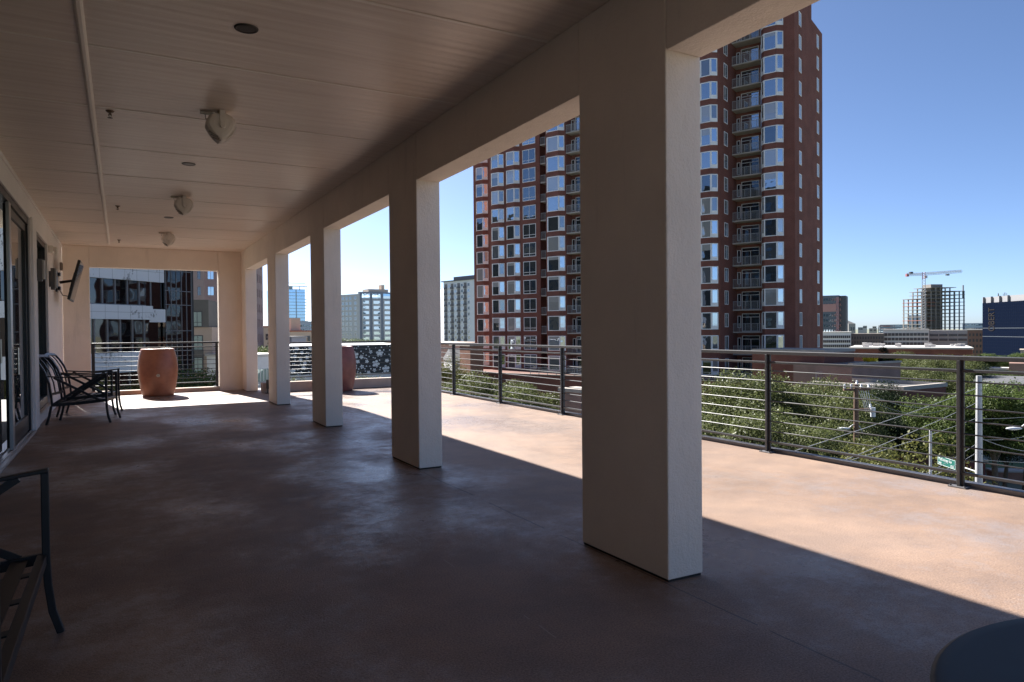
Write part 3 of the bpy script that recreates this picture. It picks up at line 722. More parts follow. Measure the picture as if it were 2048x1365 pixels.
# balconies: slab, railing of level bars, glazed door behind
CONC = mat('balcony concrete', (.36, .32, .28), .85, var=.1, vscale=1)
RAILW = mat('grey painted rail', (.36, .36, .355), .5)
def balcony_set(x0, x1, yf, yb):
    sl = MB().box(x0, yf, -.2, x1, yb, 0).mesh('balcony', CONC)
    r = MB(); 
    for z in (.12, .26, .4, .54, .68, .82, .96): r.box(x0+.02, yf+.03, z, x1-.02, yf+.055, z+.028)
    r.box(x0+.02, yf+.01, 1.06, x1-.02, yf+.075, 1.11)
    n = max(2, int((x1-x0)/.9)+1)
    for k in range(n+1):
        x = x0+.03+(x1-x0-.1)*k/n; r.box(x, yf+.056, .0, x+.04, yf+.09, 1.06)
    rm = r.mesh('railing', RAILW)
    fr, pn = MB(), MB(); W_ = x1-x0
    a, c = x0+W_*.16, x0+W_*.74
    y = yb-.002
    def frame(p, q, z0, z1):
        fr.box(p, y-.06, z0, p+.07, y, z1).box(q-.07, y-.06, z0, q, y, z1).box(p+.07, y-.06, z1-.07, q-.07, y, z1).box(p+.07, y-.06, z0, q-.07, y, z0+.06)
        pn.box(p+.07, y-.02, z0+.06, q-.07, y, z1-.07)
    if W_ > 3:
        frame(a, c, .02, 2.5); fr.box(a+.07, y-.05, 1.98, c-.07, y-.021, 2.04).box((a+c)/2-.03, y-.05, .08, (a+c)/2+.03, y-.021, 1.98)
        frame(c+.2, x1-.08, .02, 2.5); frame(x0+.05, a-.15, .5, 2.2)
    else: frame(x0+.3, x1-.3, .02, 2.3)
    return sl, rm, fr.mesh('balcony_door', WINFRAME), pn.mesh('balcony_glass', GLASS_D)
for (x0, x1, yf, yb) in ((-8.58, -4.31, .75, 2.6), (-32.78, -28.02, -4.0, -2.4), (-39.88, -36.52, -.6, 1.5)):
    ms = balcony_set(x0, x1, yf, yb)
    for k, z in enumerate(ZW):
        o = link('balcony', ms[0], T, (0, 0, z-2.62)); link('railing', ms[1], o); link('balcony_door', ms[2], o)
        p = link('balcony_glass', ms[3], o); setmat(p, random.choice([GLASS_D, GLASS_DK, GLASS_DK]) if k < 11 else random.choice([GLASS_D, GLASS]))
# podium of the tower with its terrace rail
POD = thing('brick_podium', 'low dark brick podium with a pale railed terrace at the foot of the tower', 'building', (77.7, 64, GZ), ROADANG)
zp = G0 - 5.35
MB().box(-64, -9.5, 0, -.2, -4.75, zp).box(-8.4, -4.74, 0, 3.5, -.1, zp-.01).box(-64, -4.74, 0, -37, -.72, zp-.01).build('wall', BRICK, POD)
MB().box(-64.05, -9.55, zp, -.15, -9.2, zp+.12).build('coping', CONC, POD)
r = MB()
for z in (.35, .6, .85, 1.08): r.box(-36, -9.45, zp+z, -.2, -9.40, zp+z+.045)
for k in range(24): r.box(-36+k*1.55, -9.46, zp+.12, -35.94+k*1.55, -9.39, zp+1.12)
r.build('railing', RAILW, POD)
gm = MB()
for k in range(9): gm.box(-47+k*.28, -9.56, 5.0, -46.9+k*.28, -9.51, 7.0)
gm.box(-47.2, -9.54, 4.9, -44.4, -9.502, 7.1).build('garage_grille', RAILW, POD)
# sunlit brick stair block and the big planter block right of the tower
# ================================================================ OTHER BUILDINGS
def bldg(name, label, px0, d0, px1, d1, ytop, depth, m, group=None, cat='building', roof=None, ref=0, zt=None):
    if d1 is None:                                 # front square to the line of sight
        x0, x1 = (px0-1024)/FPX, (px1-1024)/FPX; xm = (x0+x1)/2
        d1 = d0 - xm*d0*(x1-x0)/(1+x1*xm)
    a, c = gxy(px0, d0), gxy(px1, d1); u = c-a; L = u.length
    t = thing(name, label, cat, (a.x, a.y, GZ), math.atan2(u.y, u.x), group)
    H = (zt if zt is not None else hgt(px0 if ref == 0 else px1, ytop, d0 if ref == 0 else d1)) - GZ
    MB().box(0, 0, 0, L, depth, H).build('wall', m, t)
    if roof:
        MB().box(-.2, -.2, H, L+.2, depth+.2, H+.35).build('roof', roof, t)
    return t, L, H
def simple_windows(t, xs, zs, w_, h, m, limit=100, name='window', y=-.12):
    me = MB().box(0, y, 0, w_, -.02, h).mesh(name, m); n = 0; rest = MB()
    for x in xs:
        for z in zs:
            if n < limit: link(name, me, t, (x, 0, z))
            else: rest.box(x, y, z, x+w_, -.02, z+h)
            n += 1
    if rest.v:
        o = rest.build(name, m, t); o['kind'] = 'stuff'
WDARK = mat('far dark window', (.045, .055, .065), .15, spec=.7)
WBLUE = glass_mat('far blue window', (.7, .85, .95), .4, base=(.06, .1, .13))
PANELW = mat('white stone panel', (.62, .63, .66), .55, var=.10, vscale=.7)
def stained_panel():
    m = mat('stained white panel', (.60, .61, .64), .5); nt = m.node_tree; b = nt.nodes['Principled BSDF']; L = nt.links.new; N = nt.nodes.new
    tc = N('ShaderNodeTexCoord'); n = N('ShaderNodeTexNoise'); n.inputs['Scale'].default_value = 3.2; n.inputs['Detail'].default_value = 9; n.inputs['Roughness'].default_value = .75
    mp = N('ShaderNodeMapping'); mp.inputs['Scale'].default_value = (1.2, 1, .7); L(tc.outputs['Object'], mp.inputs[0]); L(mp.outputs[0], n.inputs['Vector'])
    n2 = N('ShaderNodeTexNoise'); n2.inputs['Scale'].default_value = .45; L(tc.outputs['Object'], n2.inputs['Vector'])
    ad = N('ShaderNodeMath'); ad.operation = 'MULTIPLY_ADD'; ad.inputs[1].default_value = .7; L(n2.outputs['Fac'], ad.inputs[0]); L(n.outputs['Fac'], ad.inputs[2])
    rp = N('ShaderNodeValToRGB'); e = rp.color_ramp.elements
    e[0].position = .99; e[0].color = (.62, .63, .66, 1); e[1].position = 1.07; e[1].color = (.22, .22, .23, 1); L(ad.outputs[0], rp.inputs[0])
    L(rp.outputs[0], b.inputs['Base Color']); return m
PANELS = stained_panel()
MULL = mat('grey mullion', (.20, .20, .21), .4, metal=.4)
# office block seen through the end wall opening: white stained bands and black glass
a0 = gxy(150, 60.8); a1 = gxy(330, 70.1)
u = (a1-a0); OL = u.length
OF = thing('office_building', 'office block of stained white panel bands and black mirror glass', 'office building', (a0.x, a0.y, GZ), math.atan2(u.y, u.x))
def zz(px, py, d): return hgt(px, py, d)-GZ
def ox(px):                                        # px -> distance along the facade
    lo, hi = -5, 40
    p, q = a0, a1
    for _ in range(40):
        mid = (lo+hi)/2; P = p+(q-p)/OL*mid; v = Vector((P.x, P.y, 0)); 
        pxm = 1024 + FPX*(v.dot(CR))/(v.dot(CF))
        if pxm < px: lo = mid
        else: hi = mid
    return lo
xs_ = [ox(p) for p in (178, 297, 330)]
d2 = lambda px: 60.8 + (70.1-60.8)*(ox(px)/OL)
zA0 = zz(330, 566, d2(330)); zA1 = zA0 + 9
zB0, zB1 = zz(297, 640, d2(297)), zz(297, 613, d2(297))
zC1, zC0 = zz(250, 705, d2(250)), zz(250, 744, d2(250))
xa, xb, xc = -6, xs_[1], xs_[2]
band = MB()
band.box(xa, 0, zA0, xc, 14, zA1).box(xa, -.6, zB0, xb, 14, zB1).box(xa, -.6, zC0, xb-1.0, 14, zC1)
band.box(xb+.001, -.1, zz(315, 645, d2(315)), xc, 14, zz(315, 619, d2(315)))
band.box(xa, -.6, 0, xa+14, 14, 2.0)
band.build('panel_band', PANELS, OF)
gl = MB()
gl.box(xa, .35, zB1, xb, 13, zA0).box(xb, .3, zz(315, 619, d2(315)), xc-.05, 13, zA0).box(xa, -.2, zC1, xb-.05, 13, zB0).box(xb-.04, .5, 0, xc-.05, 13, zz(315, 645, d2(315))).box(xa, .2, 2, xb-.05, 13, zC0)
gl.build('window_band', GLASS_BLK, OF)
ml = MB()
for k in range(14):
    x = xa+.9+k*1.35
    if x < xc-.1: ml.box(x-.05, .22, zB1+.02, x+.05, .349, zA0-.02)
    if x < xb-.1: ml.box(x-.05, -.33, zC1+.02, x+.05, -.201, zB0-.02); ml.box(x-.05, .07, 2.02, x+.05, .199, zC0-.02)
ml.box(xa, .24, zB1+.02, xb, .3, zB1+.12)
ml.build('mullion', MULL, OF)
jn = MB()
for k in range(18):
    x = xa+.4+k*1.35
    if x < xc: jn.box(x-.012, -.004, zA0, x+.012, .001, zA1)
    if x < xb: jn.box(x-.012, -.604, zB0, x+.012, -.599, zB1); jn.box(x-.012, -.604, zC0, x+.012, -.599, zC1) if x < xb-1 else None
for z0, z1, x1, yy in ((zA0, zA0+1.9, xc, 0), (zB0, zB1, xb, -.6), (zC0, zC1, xb-1, -.6)): jn.box(xa, yy-.004, (z0+z1)/2-.012, x1, yy+.001, (z0+z1)/2+.012)
jn.build('panel_joint', MULL, OF)
# glass corner of the office
g1 = gxy(331, 70.2); g2 = gxy(384, 73.5); u = g2-g1; GL = u.length
OG = thing('glass_block', 'black glass block with thin grey mullions beside the white office bands', 'office building', (g1.x, g1.y, GZ), math.atan2(u.y, u.x))
MB().box(0, 0, 0, GL, 12, 32).build('curtain_wall', GLASS_BLK, OG)
ml = MB()
for k in range(6): x = GL*(k+.15)/5.2; ml.box(x-.03, -.06, 0, x+.03, -.002, 32)
for z in (3.4, 6.2, 7.3, 10.0, 12.6, 14.6, 17.2, 18.6, 20.6, 22.6, 25.5, 28): ml.box(0, -.055, z-.04, GL, -.001, z+.04)
ml.build('mullion', MULL, OG)
MB().box(GL+.001, .2, 0, GL+.5, 12, 32).build('end_fin', DARKFRAME, OG)
# grey and tan apartment house beside it
GREYST = mat('grey taupe stucco', (.13, .12, .105), .9, var=.08, vscale=.6); TANST = mat('tan stucco', (.42, .32, .25), .9, var=.06, vscale=.6)
t, L, H = bldg('apartment_house', 'tan and taupe apartment house with green paned windows between glass block and pink tower', 384, 97, 424, 97.6, 655, 12, TANST)
hg = hgt(400, 600, 97)-GZ
MB().box(-.05, -.25, H-.02, L*.86, 11.9, hg).build('upper_wall', GREYST, t)
MB().box(-.04, -.26, zz(400, 744, 97), L*.55, 1, zz(400, 700, 97)).build('dark_wall_band', GREYST, t)
gw = flat_window(1.3, 2.1, 2, .6)
for yt, q in ((624, -.25), (672, 0), (716, -.26), (758, 0)):
    o = put_window(gw, (.08, q, zz(400, yt+30, 97)), 0, t, GLASS_GRN); setmat(o, DARKFRAME)
# pink concrete tower
PINKC = mat('pinkish concrete', (.30, .22, .205), .85, var=.08, vscale=.3)
a = gxy(372, 150); c = gxy(428, 158)
A_ = gxy(372, 150)
t = thing('concrete_tower', 'pinkish concrete tower with a grid of small square windows behind the porch corner', 'office building', (A_.x, A_.y, GZ))
OUTL = [gxy(372, 150)-A_, gxy(410, 146)-A_, gxy(512, 152)-A_, gxy(527, 166)-A_, gxy(480, 190)-A_, gxy(380, 190)-A_]
MB().prism([(p.x, p.y) for p in OUTL], 0, 42).build('wall', PINKC, t)
pw = flat_window(1.3, 1.9, 2)
def row_of(p, q, n, gl, m0=.6):
    u = q-p; L = u.length; a = math.atan2(u.y, u.x); u.normalize()
    for j in range(n):
        d_ = m0 + (L-2*m0-1.3)*j/max(1, n-1); w_ = p+u*d_
        for k in range(9):
            o = put_window(pw, (w_.x, w_.y, 1.6+k*3.3+4), a, t, gl); setmat(o, PINKC)
row_of(OUTL[0], OUTL[1], 2, GLASS_DK, 1.2); row_of(OUTL[1], OUTL[2], 5, GLASS); row_of(OUTL[2], OUTL[3], 3, GLASS, 3)
# slim far tower of blue glass and the roofs in front
t, L, H = bldg('blue_glass_tower', 'distant pale blue glass tower with a crown of open steel', 556, 690, 611, 705, 578, 40, GLASS_BLUE)
ml = MB()
for k in range(18): z = 6+k*3.1+4; ml.box(0, -.3, z, L+.3, -.02, z+.5)
for x in (L*.33, L*.66): ml.box(x, -.5, 0, x+.8, -.31, H)
ml.build('floor_band', mat('pale spandrel', (.42, .52, .6), .5), t)
mb = MB()
for k in range(13): z = 10+k*3.1; mb.box(L+.1, -1, z, L+2.4, 20, z+.4)
mb.build('balcony_edge', mat('balcony white', (.6, .63, .66), .6), t)
mb = MB().box(-1, 0, H+.1, L*.55, 20, H+3).tube([(L*.55, 0, H+3), (L+2, 0, H+3), (L+2, 0, H-3)], .35, 6).tube([(L*.8, 0, H+3), (L*.8, 0, H-1)], .35, 6)
mb.build('roof_crown', mat('crown steel', (.3, .36, .38), .6), t)
t, L, H = bldg('midrise_block', 'hazy grey blue mid rise at the foot of the blue glass tower', 592, 520, 640, 540, 643, 20, mat('hazy grey facade', (.38, .42, .48), .8))  # distance haze is mixed into this facade colour
simple_windows(t, [1+3*k for k in range(5)], [H-4-3.2*k for k in range(4)], 1.8, 1.5, WBLUE)
CREAM = mat('cream stucco far', (.55, .45, .36), .9); REDT = mat('red roof tile', (.36, .12, .08), .8)
TANROOF = mat('tan roof', (.44, .36, .31), .9, var=.1, vscale=.3)
t, L, H = bldg('cream_villa_block', 'cream town houses with red tiled roof edges below the blue tower', 570, 215, 625, 222, 664, 14, CREAM, roof=REDT)
MB().box(L*.4, 3, H+.36, L*.75, 9, H+4.2).build('stair_tower', CREAM, t)
simple_windows(t, [.6, 3.2, 5.9, 7.6], [H-3, H-6.2], 1.0, 1.6, WDARK)
t, L, H = bldg('pale_gable_house', 'pale grey house front between the cream town houses and the flower screen', 583, 165, 612, 168, 676, 10, mat('pale wall', (.52, .52, .55), .85), roof=ROOFW)
simple_windows(t, [.3, 2.7], [H-3.4], .6, 1.6, WDARK)
t, L, H = bldg('low_white_shop', 'low white and teal shop building seen beside the far corner column', 500, 92, 577, 97, 715, 14, PANELW, roof=ROOFW)
MB().box(.2, -.3, H-3.2, L-.2, -.02, H-1.6).build('window', GLASS_GRN, t)
ml = MB()
for k in range(10): ml.box(.2+k*.5, -.36, H-3.2, .27+k*.5, -.301, H-1.6)
ml.build('mullion', WINFRAME, t)
t, L, H = bldg('tan_roof_villa', 'small tan roofed house beyond the corner column', 516, 190, 545, 192, 655, 10, CREAM, roof=REDT)
simple_windows(t, [.5, 2], [H-3.4, H-6.6], .8, 1.6, WDARK)
# flower patterned screen on the white garage
FD = 90
t, L, H = bldg('garage_building', 'white garage wall carrying a black screen cut with white flowers', 575, FD, 800, FD+4, 693, 20, PANELW)
SCRBLK = mat('black graphic panel', (.022, .026, .032), .6); FLW = mat('white flower cutout', (.72, .73, .75), .6)
zs0 = zz(690, 748, FD+2)
fl = MB().box(.02, -.12, zs0, L-.05, -.01, H+.01); rr = random.Random(5)
def disc(x, z, r, n=12, y=-.13): fl.add([(x+r*math.cos(2*math.pi*k/n), y, z+r*math.sin(2*math.pi*k/n)) for k in range(n)] + [(x+r*math.cos(2*math.pi*k/n), -.121, z+r*math.sin(2*math.pi*k/n)) for k in range(n)],
        [tuple(range(n))] + [(k, k+n, (k+1) % n + n, (k+1) % n) for k in range(n)], 1)
placed = []
lay = 0
for k in range(1100):
    r = rr.choice([.52, .38, .32, .30, .26, .10, .09, .11]); x = rr.uniform(r, L-r-.1); z = rr.uniform(zs0+r*.6-.15, H-r*.7)
    if any((x-a)**2+(z-b_)**2 < (r+c_)**2*1.12 for a, b_, c_ in placed): continue
    placed.append((x, z, r)); lay = (lay+1) % 5
    if r < .2: disc(x, z, r*.85)
    else:
        th = rr.random()*6.28
        for q in range(5):
            aa = th+2*math.pi*q/5
            disc(x+r*.62*math.cos(aa), z+r*.62*math.sin(aa), r*.34, 10, -.13-.002*q)
        disc(x, z, r*.40, 10, -.142)
fl.build('flower_screen', [SCRBLK, FLW], t)
# grey apartment block
LG = mat('light grey cladding', (.46, .47, .48), .8); BG = mat('blue grey cladding', (.17, .20, .25), .7)
t, L, H = bldg('grey_apartment_block', 'wide grey apartment block with blue grey frames and pale glass bays', 681, 437, 720, 425, 588, 25, LG, ref=1)
nw = flat_window(2.3, 2.0, 2)
for x in (1.6, 5.2, 8.8, 13.6):
    for k in range(10): put_window(nw, (x, 0, H-3.4-k*3.1), 0, t, GLASS_D)
k0 = gxy(720, 425); k1 = gxy(800, 440); ang = math.atan2((k1-k0).y, (k1-k0).x) - t.rotation_euler.z
W2 = (k1-k0).length; rot2 = ang
def sub(mb, name, m): o = mb.build(name, m, t); o.location = (L, 0, 0); o.rotation_euler.z = rot2; return o
sub(MB().box(.01, 0, 0, W2, 2.5, H+1.2), 'frame_wall', BG)
for b0, b1 in ((1.4, 6.4), (8.0, 13.4), (15.2, 20)):
    if b1 > W2: continue
    sub(MB().box(b0, -.25, 0, b1, -.02, H-3.2), 'glass_bay', mat('bay panel', (.40, .42, .43), .7) if b0 < 2 else bpy.data.materials['bay panel'])
    sub(MB().box(b0, -.2, H-2.6, b1, -.02, H+.3), 'penthouse_window', GLASS_BLUE)
    for k in range(10): sub(MB().box(b0+.7, -.4, H-5.9-k*3.1, b1-.6, -.26, H-4.1-k*3.1), 'window', GLASS_BLUE if k < 6 else GLASS_GRN)
sub(MB().box(7, 3, H+1.21, 20, 12, H+3.2).box(16, 4, H+3.21, 18, 8, H+6), 'plant_room', CREAM)
# white apartment block with recessed balconies
WH = mat('white facade', (.62, .65, .69), .75)
t, L, H = bldg('white_apartment_block', 'white apartment block with a dark eave and rows of recessed balconies', 888, 385, 962, 362, 565, 20, WH)
MB().box(-1.2, -.8, H, L+.5, 20, H+.5).build('eave', DARKFRAME, t)
MB().box(5, 3, H+.51, L, 16, H+2.6).build('penthouse', mat('dark penthouse', (.12, .12, .14), .7), t)
bw = flat_window(1.9, 1.75, 2)
RECESS_SHADE = mat('balcony recess shade', (.17, .17, .18), .85)  # shade of the recess painted as a flat dark panel on the wall
rec = MB().box(0, -.05, 0, 2.3, -.01, 2.9).mesh('balcony', RECESS_SHADE)
bal = MB().box(-.05, -.6, 0, 2.35, -.051, .15).box(0, -.6, .15, 2.3, -.56, 1.1).mesh('balcony_front', mat('dark balcony rail', (.09, .09, .10), .6))
for j in range(4):
    x = .9 + j*5.55
    for k in range(11):
        z = H-4.1-k*3.05
        o = link('balcony', rec, t, (x, 0, z)); link('balcony_front', bal, o)
        if x+2.8+1.9 < L: put_window(bw, (x+2.9, 0, z+.8), 0, t, random.choice([GLASS_D, GLASS_DK, GLASS_BLD]))
t, L, H = bldg('white_wing', 'narrow receding white wing left of the white apartment block', 874, 420, 888.5, 387, 583, 12, WH)
simple_windows(t, [L*.3, L*.72], [H-3-k*3.05 for k in range(9)], 1.8, 1.7, WDARK)
# low roofs between
t, L, H = bldg('tan_low_roof', 'low flat tan roofed building below the white apartment block', 870, 150, 975, 156, 690, 40, TANROOF, roof=TANROOF)
a = gxy(905, 116); c = gxy(948, 117); u = c-a
t = thing('gable_house', 'grey gabled house roof beside the tower podium', 'house', (a.x, a.y, GZ), math.atan2(u.y, u.x)); L = u.length
h0 = zz(920, 722, 117); h1 = zz(915, 698, 117)
MB().box(0, 0, 0, L, 8, h0).build('wall', LG, t)
mb = MB(); mb.add([(-.2, -.3, h0), (L+.2, -.3, h0), (L+.2, 8.3, h0), (-.2, 8.3, h0), (-.2+L*.1, 4, h1), (L*.75, 4, h1)], [(0,1,5,4), (1,2,5), (2,3,4,5), (3,0,4), (3,2,1,0)]); mb.build('roof', ROOFG, t)
t, L, H = bldg('orange_brick_house', 'small sunlit orange brick corner block against the left end of the tower', 940, 108, 966, 109, 693, 4, BRICK_O)
MB().box(-.15, -.15, H, L+.1, 8.1, H+.3).build('coping', CONC, t)
# arched brick street wall under the tower
t, L, H = bldg('brick_gate_wall', 'rounded pink brick gate piers on the pavement under the tower', 1118, 62, 1160, 60, 783, 2, BRICK_P)
MB().box(-.1, -.1, H, L+.1, 2.1, H+.3).build('coping', CONC, t)

# brick walls with a roof garden right of the tower
t, L, H = bldg('brick_annex', 'dark brick annex wall beside the foot of the tower', 1648, 78, 1708, 82, 706, 9, BRICK)
MB().box(-.1, -.1, H, L+.1, 9, H+.3).build('coping', CONC, t)
r = MB(); zr_ = zz(1680, 758, 79)
for z in (.3, .6, .9): r.box(-2.5, -.5, zr_+z, L-.2, -.44, zr_+z+.06)
for k in range(7): r.box(-2.5+k*1.4, -.5, zr_, -2.44+k*1.4, -.43, zr_+.95)
r.box(-2.6, -.55, zr_-.25, L-.1, -.01, zr_).build('terrace_rail', RAILW, t)
t, L, H = bldg('roof_garden_wall', 'paler brick wall block carrying the roof garden with yellow flowers', 1704, 74, 1801, 79, 731, 7, BRICK_P)
MB().box(-.1, -.1, H, L+.1, .35, H+.22).build('coping', CONC, t)

# skyline to the right of the tower
t, L, H = bldg('pink_grey_highrise', 'dark grey high rise with a pink chequered band beside the brick tower', 1640, 420, 1678, 415, 591, 30, mat('slate facade', (.10, .12, .145), .6), ref=1)
MB().box(0, -.15, H-9.5, L*.85, -.01, H-5).build('pink_band', mat('pink cladding', (.40, .22, .20), .8), t)
MB().box(L*.85, -.2, 4, L+.1, -.01, H-1).build('corner_glass', GLASS_BLUE, t)
simple_windows(t, [.5+1.45*k for k in range(8)], [H-3.1-k*3.05 for k in range(11)], .8, 1.4, WBLUE)
k1 = MB().box(L+.11, .5, 0, L+3.6, 16, H-.3).build('side_wall', mat('slate side', (.07, .075, .085), .7), t)
t, L, H = bldg('stone_hall', 'small grey stone hall with a gabled top at the foot of the high rise', 1697, 520, 1711, 520, 648, 20, mat('grey stone', (.30, .29, .28), .9))
MB().add([(0, 0, H), (L, 0, H), (L, 20, H), (0, 20, H), (L*.5, 10, H+3.2)], [(0,1,4), (1,2,4), (2,3,4), (3,0,4)]).build('roof', ROOFG, t)
simple_windows(t, [L*.3, L*.62], [H-5], 1.1, 2.5, WDARK)
def slab(name, label, px0, d0, px1, d1, yt, m, nx, nz, ww, wh, fh, dep=20, roof=None, top=1.2, group=None, wm=WDARK):
    t, L, H = bldg(name, label, px0, d0, px1, d1, yt, dep, m, roof=roof, group=group)
    simple_windows(t, [(L-.4)*(k+.5)/nx+.2-ww/2 for k in range(nx)], [H-top-wh-k*fh for k in range(nz)], ww, wh, wm)
    return t, L, H
slab('white_block', 'white three storey block just right of the brick tower', 1645, 300, 1702, None, 666, mat('white render', (.66, .66, .67), .8), 14, 3, .62, 1.1, 1.9, roof=ROOFW)
slab('brown_block', 'dark brown block between two white blocks', 1701, 300, 1768, None, 668, mat('brown facade', (.16, .13, .115), .85), 12, 4, .55, 1.1, 1.9)
slab('long_white_block', 'long white block with rows of dark windows below the unfinished tower', 1767, 296, 1858, None, 661, mat('white concrete', (.60, .585, .57), .8), 12, 4, 1.15, 1.15, 1.9, roof=ROOFW)
slab('beige_block', 'long beige block with window strips below the crane tower', 1857.5, 298, 1936, None, 661, mat('beige concrete', (.40, .37, .335), .85), 4, 2, 3.0, .9, 1.9, top=1.6)
slab('brick_corner_block', 'reddish brown brick block left of the blue glass building', 1935, 265, 1966, None, 661, mat('brown brick far', (.21, .125, .10), .85), 4, 4, .5, 1.0, 2.1, roof=ROOFW)
slab('white_grid_tower', 'pale white office tower with thin window lines behind the unfinished tower', 1815, 900, 1862, None, 631, mat('hazy white', (.50, .54, .60), .8), 1, 9, 26, .9, 2.2, wm=mat('hazy strip', (.42, .48, .54), .6), top=1.5)  # facade and strips paled to carry the haze in their colour
slab('blue_long_office', 'long low blue glass office on the horizon', 1760, 700, 1838, None, 650, mat('hazy blue facade', (.20, .27, .34), .6), 1, 3, 36, 1.2, 2.6, wm=WBLUE, top=.8)  # facade blue includes painted distance haze
slab('blue_far_block', 'pale blue flat block on the horizon beside the blue glass building', 1925, 800, 1968, None, 647, mat('hazy pale blue', (.30, .38, .46), .7), 2, 2, 9, 1.5, 4, wm=WBLUE)  # pale tint stands in for haze before the block
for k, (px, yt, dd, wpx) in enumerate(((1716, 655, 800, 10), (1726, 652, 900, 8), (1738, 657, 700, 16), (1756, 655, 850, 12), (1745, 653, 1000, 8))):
    slab('skyline_block', ['low hazy block nearest the stone hall on the horizon', 'thin hazy block on the horizon, second from the stone hall', 'wide flat hazy block in the horizon gap', 'hazy block at the left end of the blue office', 'tiny hazy block in the middle of the horizon gap'][k], px, dd, px+wpx, None, yt, mat('hazy block %d' % k, (.33+.03*k, .34+.02*k, .36), .9), 2, 1, 2, 1.5, 3, group='far blocks on the horizon')  # haze is put into each block's pale base colour
# dark blue glass building with pale plant storey and faint vertical lettering
t, L, H = bldg('blue_glass_building', 'dark blue glass office box with a white top storey and roof antennas', 1965, 235, 2060, 210, 607, 30, NAVY)
MB().box(.05, .6, H, L, 29, H+1.9).build('plant_storey', mat('white plant screen', (.20, .20, .21), .8), t)
fn = MB()
for x in (.05, 4.6, 9.2, 13.7): fn.box(x, -.05, H, x+.22, .599, H+2.0)
fn.build('plant_fin', mat('pale fin', (.26, .26, .27), .8), t)
ml = MB()
for k in range(24): x = .05+k*(L-.2)/23; ml.box(x, -.03, .3, x+.05, -.004, H-.01)
for k in range(18): z = H-.5-k*1.0; ml.box(.05, -.028, z, L, -.003, z+.045)
ml.build('mullion', mat('navy mullion', (.011, .016, .03), .9, spec=0), t)
an = MB()
for x, h in ((1.6, 1.3), (1.9, .9), (4.4, 1.0), (5.3, 1.3), (6.3, 1.1)): an.tube([(x, 4, H+1.9), (x, 4, H+1.9+h)], .07 if h != 1.3 else .12, 6)
an.build('antenna', DARKFRAME, t)
ST = MB().box(.05, -.045, H-8.3, L, -.031, H-8.15).box(.05, -.045, H-11, L, -.031, H-10.85).build('light_band', mat('pale band', (.06, .07, .085), .5), t)
def text_mesh(name, s, size, m, depth=.01):
    cu = bpy.data.curves.new(name, 'FONT'); cu.body = s; cu.size = size; cu.extrude = depth; cu.align_x = 'LEFT'
    o = bpy.data.objects.new(name, cu); COL.objects.link(o)
    dg = bpy.context.evaluated_depsgraph_get()
    me = bpy.data.meshes.new_from_object(o.evaluated_get(dg)); me.name = name
    bpy.data.objects.remove(o); bpy.data.curves.remove(cu)
    me.materials.clear(); me.materials.append(m)
    return me
lt = link('lettering', text_mesh('lettering', 'OBERT', 5.0, mat('dull gold letters', (.018, .015, .014), .9, spec=.1), .03), t, (7.0, -.09, H-9.3)); lt.scale.x = .5
lt.rotation_euler = (R_(90), R_(-90), 0)
# unfinished concrete tower and the crane
UC = gxy(1843, 610); UC2 = gxy(1930, 616); u = UC2-UC; L = u.length
t = thing('unfinished_tower', 'unfinished concrete tower of bare floors and columns beside the crane', 'construction site', (UC.x, UC.y, GZ), math.atan2(u.y, u.x))
RAWC = mat('raw concrete', (.20, .185, .17), .9, var=.15, vscale=.1); RUST = mat('rust red formwork', (.28, .12, .09), .9); BLUEST = mat('blue grey steel', (.13, .15, .18), .7)
zt = hgt(1890, 568, 612)-GZ; z8 = hgt(1850, 597, 611)-GZ; zr = hgt(1930, 584, 615)-GZ
fh = 3.15; nfl = 10
for k in range(nfl+1):
    z = z8 - k*fh
    if z > 1: MB().box(0, 0, z-.4, L*.32, 24, z).build('floor_slab', RUST if k in (1, 2, 6) else RAWC, t); MB().box(L*.321, -.8, z-.42, L*.64, 24, z+.0).build('floor_slab', RAWC, t); MB().box(L*.641, 0, z-.4, L, 24, z).build('floor_slab', BLUEST, t)
for k in range(1, 4):
    z = z8 + k*fh; MB().box(L*.12 if k < 3 else L*.22, 0, z-.4, L*(1 if k < 3 else .8), 22, z).build('floor_slab', RAWC, t)
for j in range(10):
    x = .2+(L-1)*j/9; top = z8+ (2*fh if 1 < j else 0) + (fh if 2 < j < 7 else 0)
    for y in (.3, 11.5, 22.5): MB().box(x, y, 0, x+.75, y+.75, top-.41).build('column', RAWC if j < 6 else BLUEST, t)
MB().box(L*.33, 6, 0, L*.60, 16, zt).build('core', RAWC, t)
MB().box(L-1, 1, z8, L-.2, 2, z8+3.6*fh).build('mast', BLUEST, t)
CX = gxy(1847.5, 570)
t = thing('tower_crane', 'white and red tower crane with a long level jib over the unfinished tower', 'crane', (CX.x, CX.y, GZ), math.atan2(u.y, u.x)+.06)
CRW = mat('white crane steel', (.42, .42, .45), .6); CRR = mat('red crane steel', (.30, .09, .10), .6)
zj = hgt(1848, 549, 570)-GZ
def lattice(p0, p1, wd, n, r, top=None):
    mb = MB(); p0, p1 = Vector(p0), Vector(p1); d_ = (p1-p0).normalized()
    s1 = d_.orthogonal().normalized() if top is None else Vector(top[0]); s2 = d_.cross(s1)
    cs = [(-1,-1), (1,-1), (1,1), (-1,1)]
    P = lambda q, k: p0+(p1-p0)*k/n + s1*q[0]*wd/2 + s2*q[1]*wd/2
    for q in cs: mb.tube([P(q, 0), P(q, n)], r, 5)
    for k in range(n):
        for i in range(4): mb.tube([P(cs[i], k), P(cs[(i+1) % 4], k+1)], r*.7, 4, cap=False)
    return mb
lattice((0, 0, 0), (0, 0, zj-4), 2.2, 26, .16).build('mast', CRW, t)
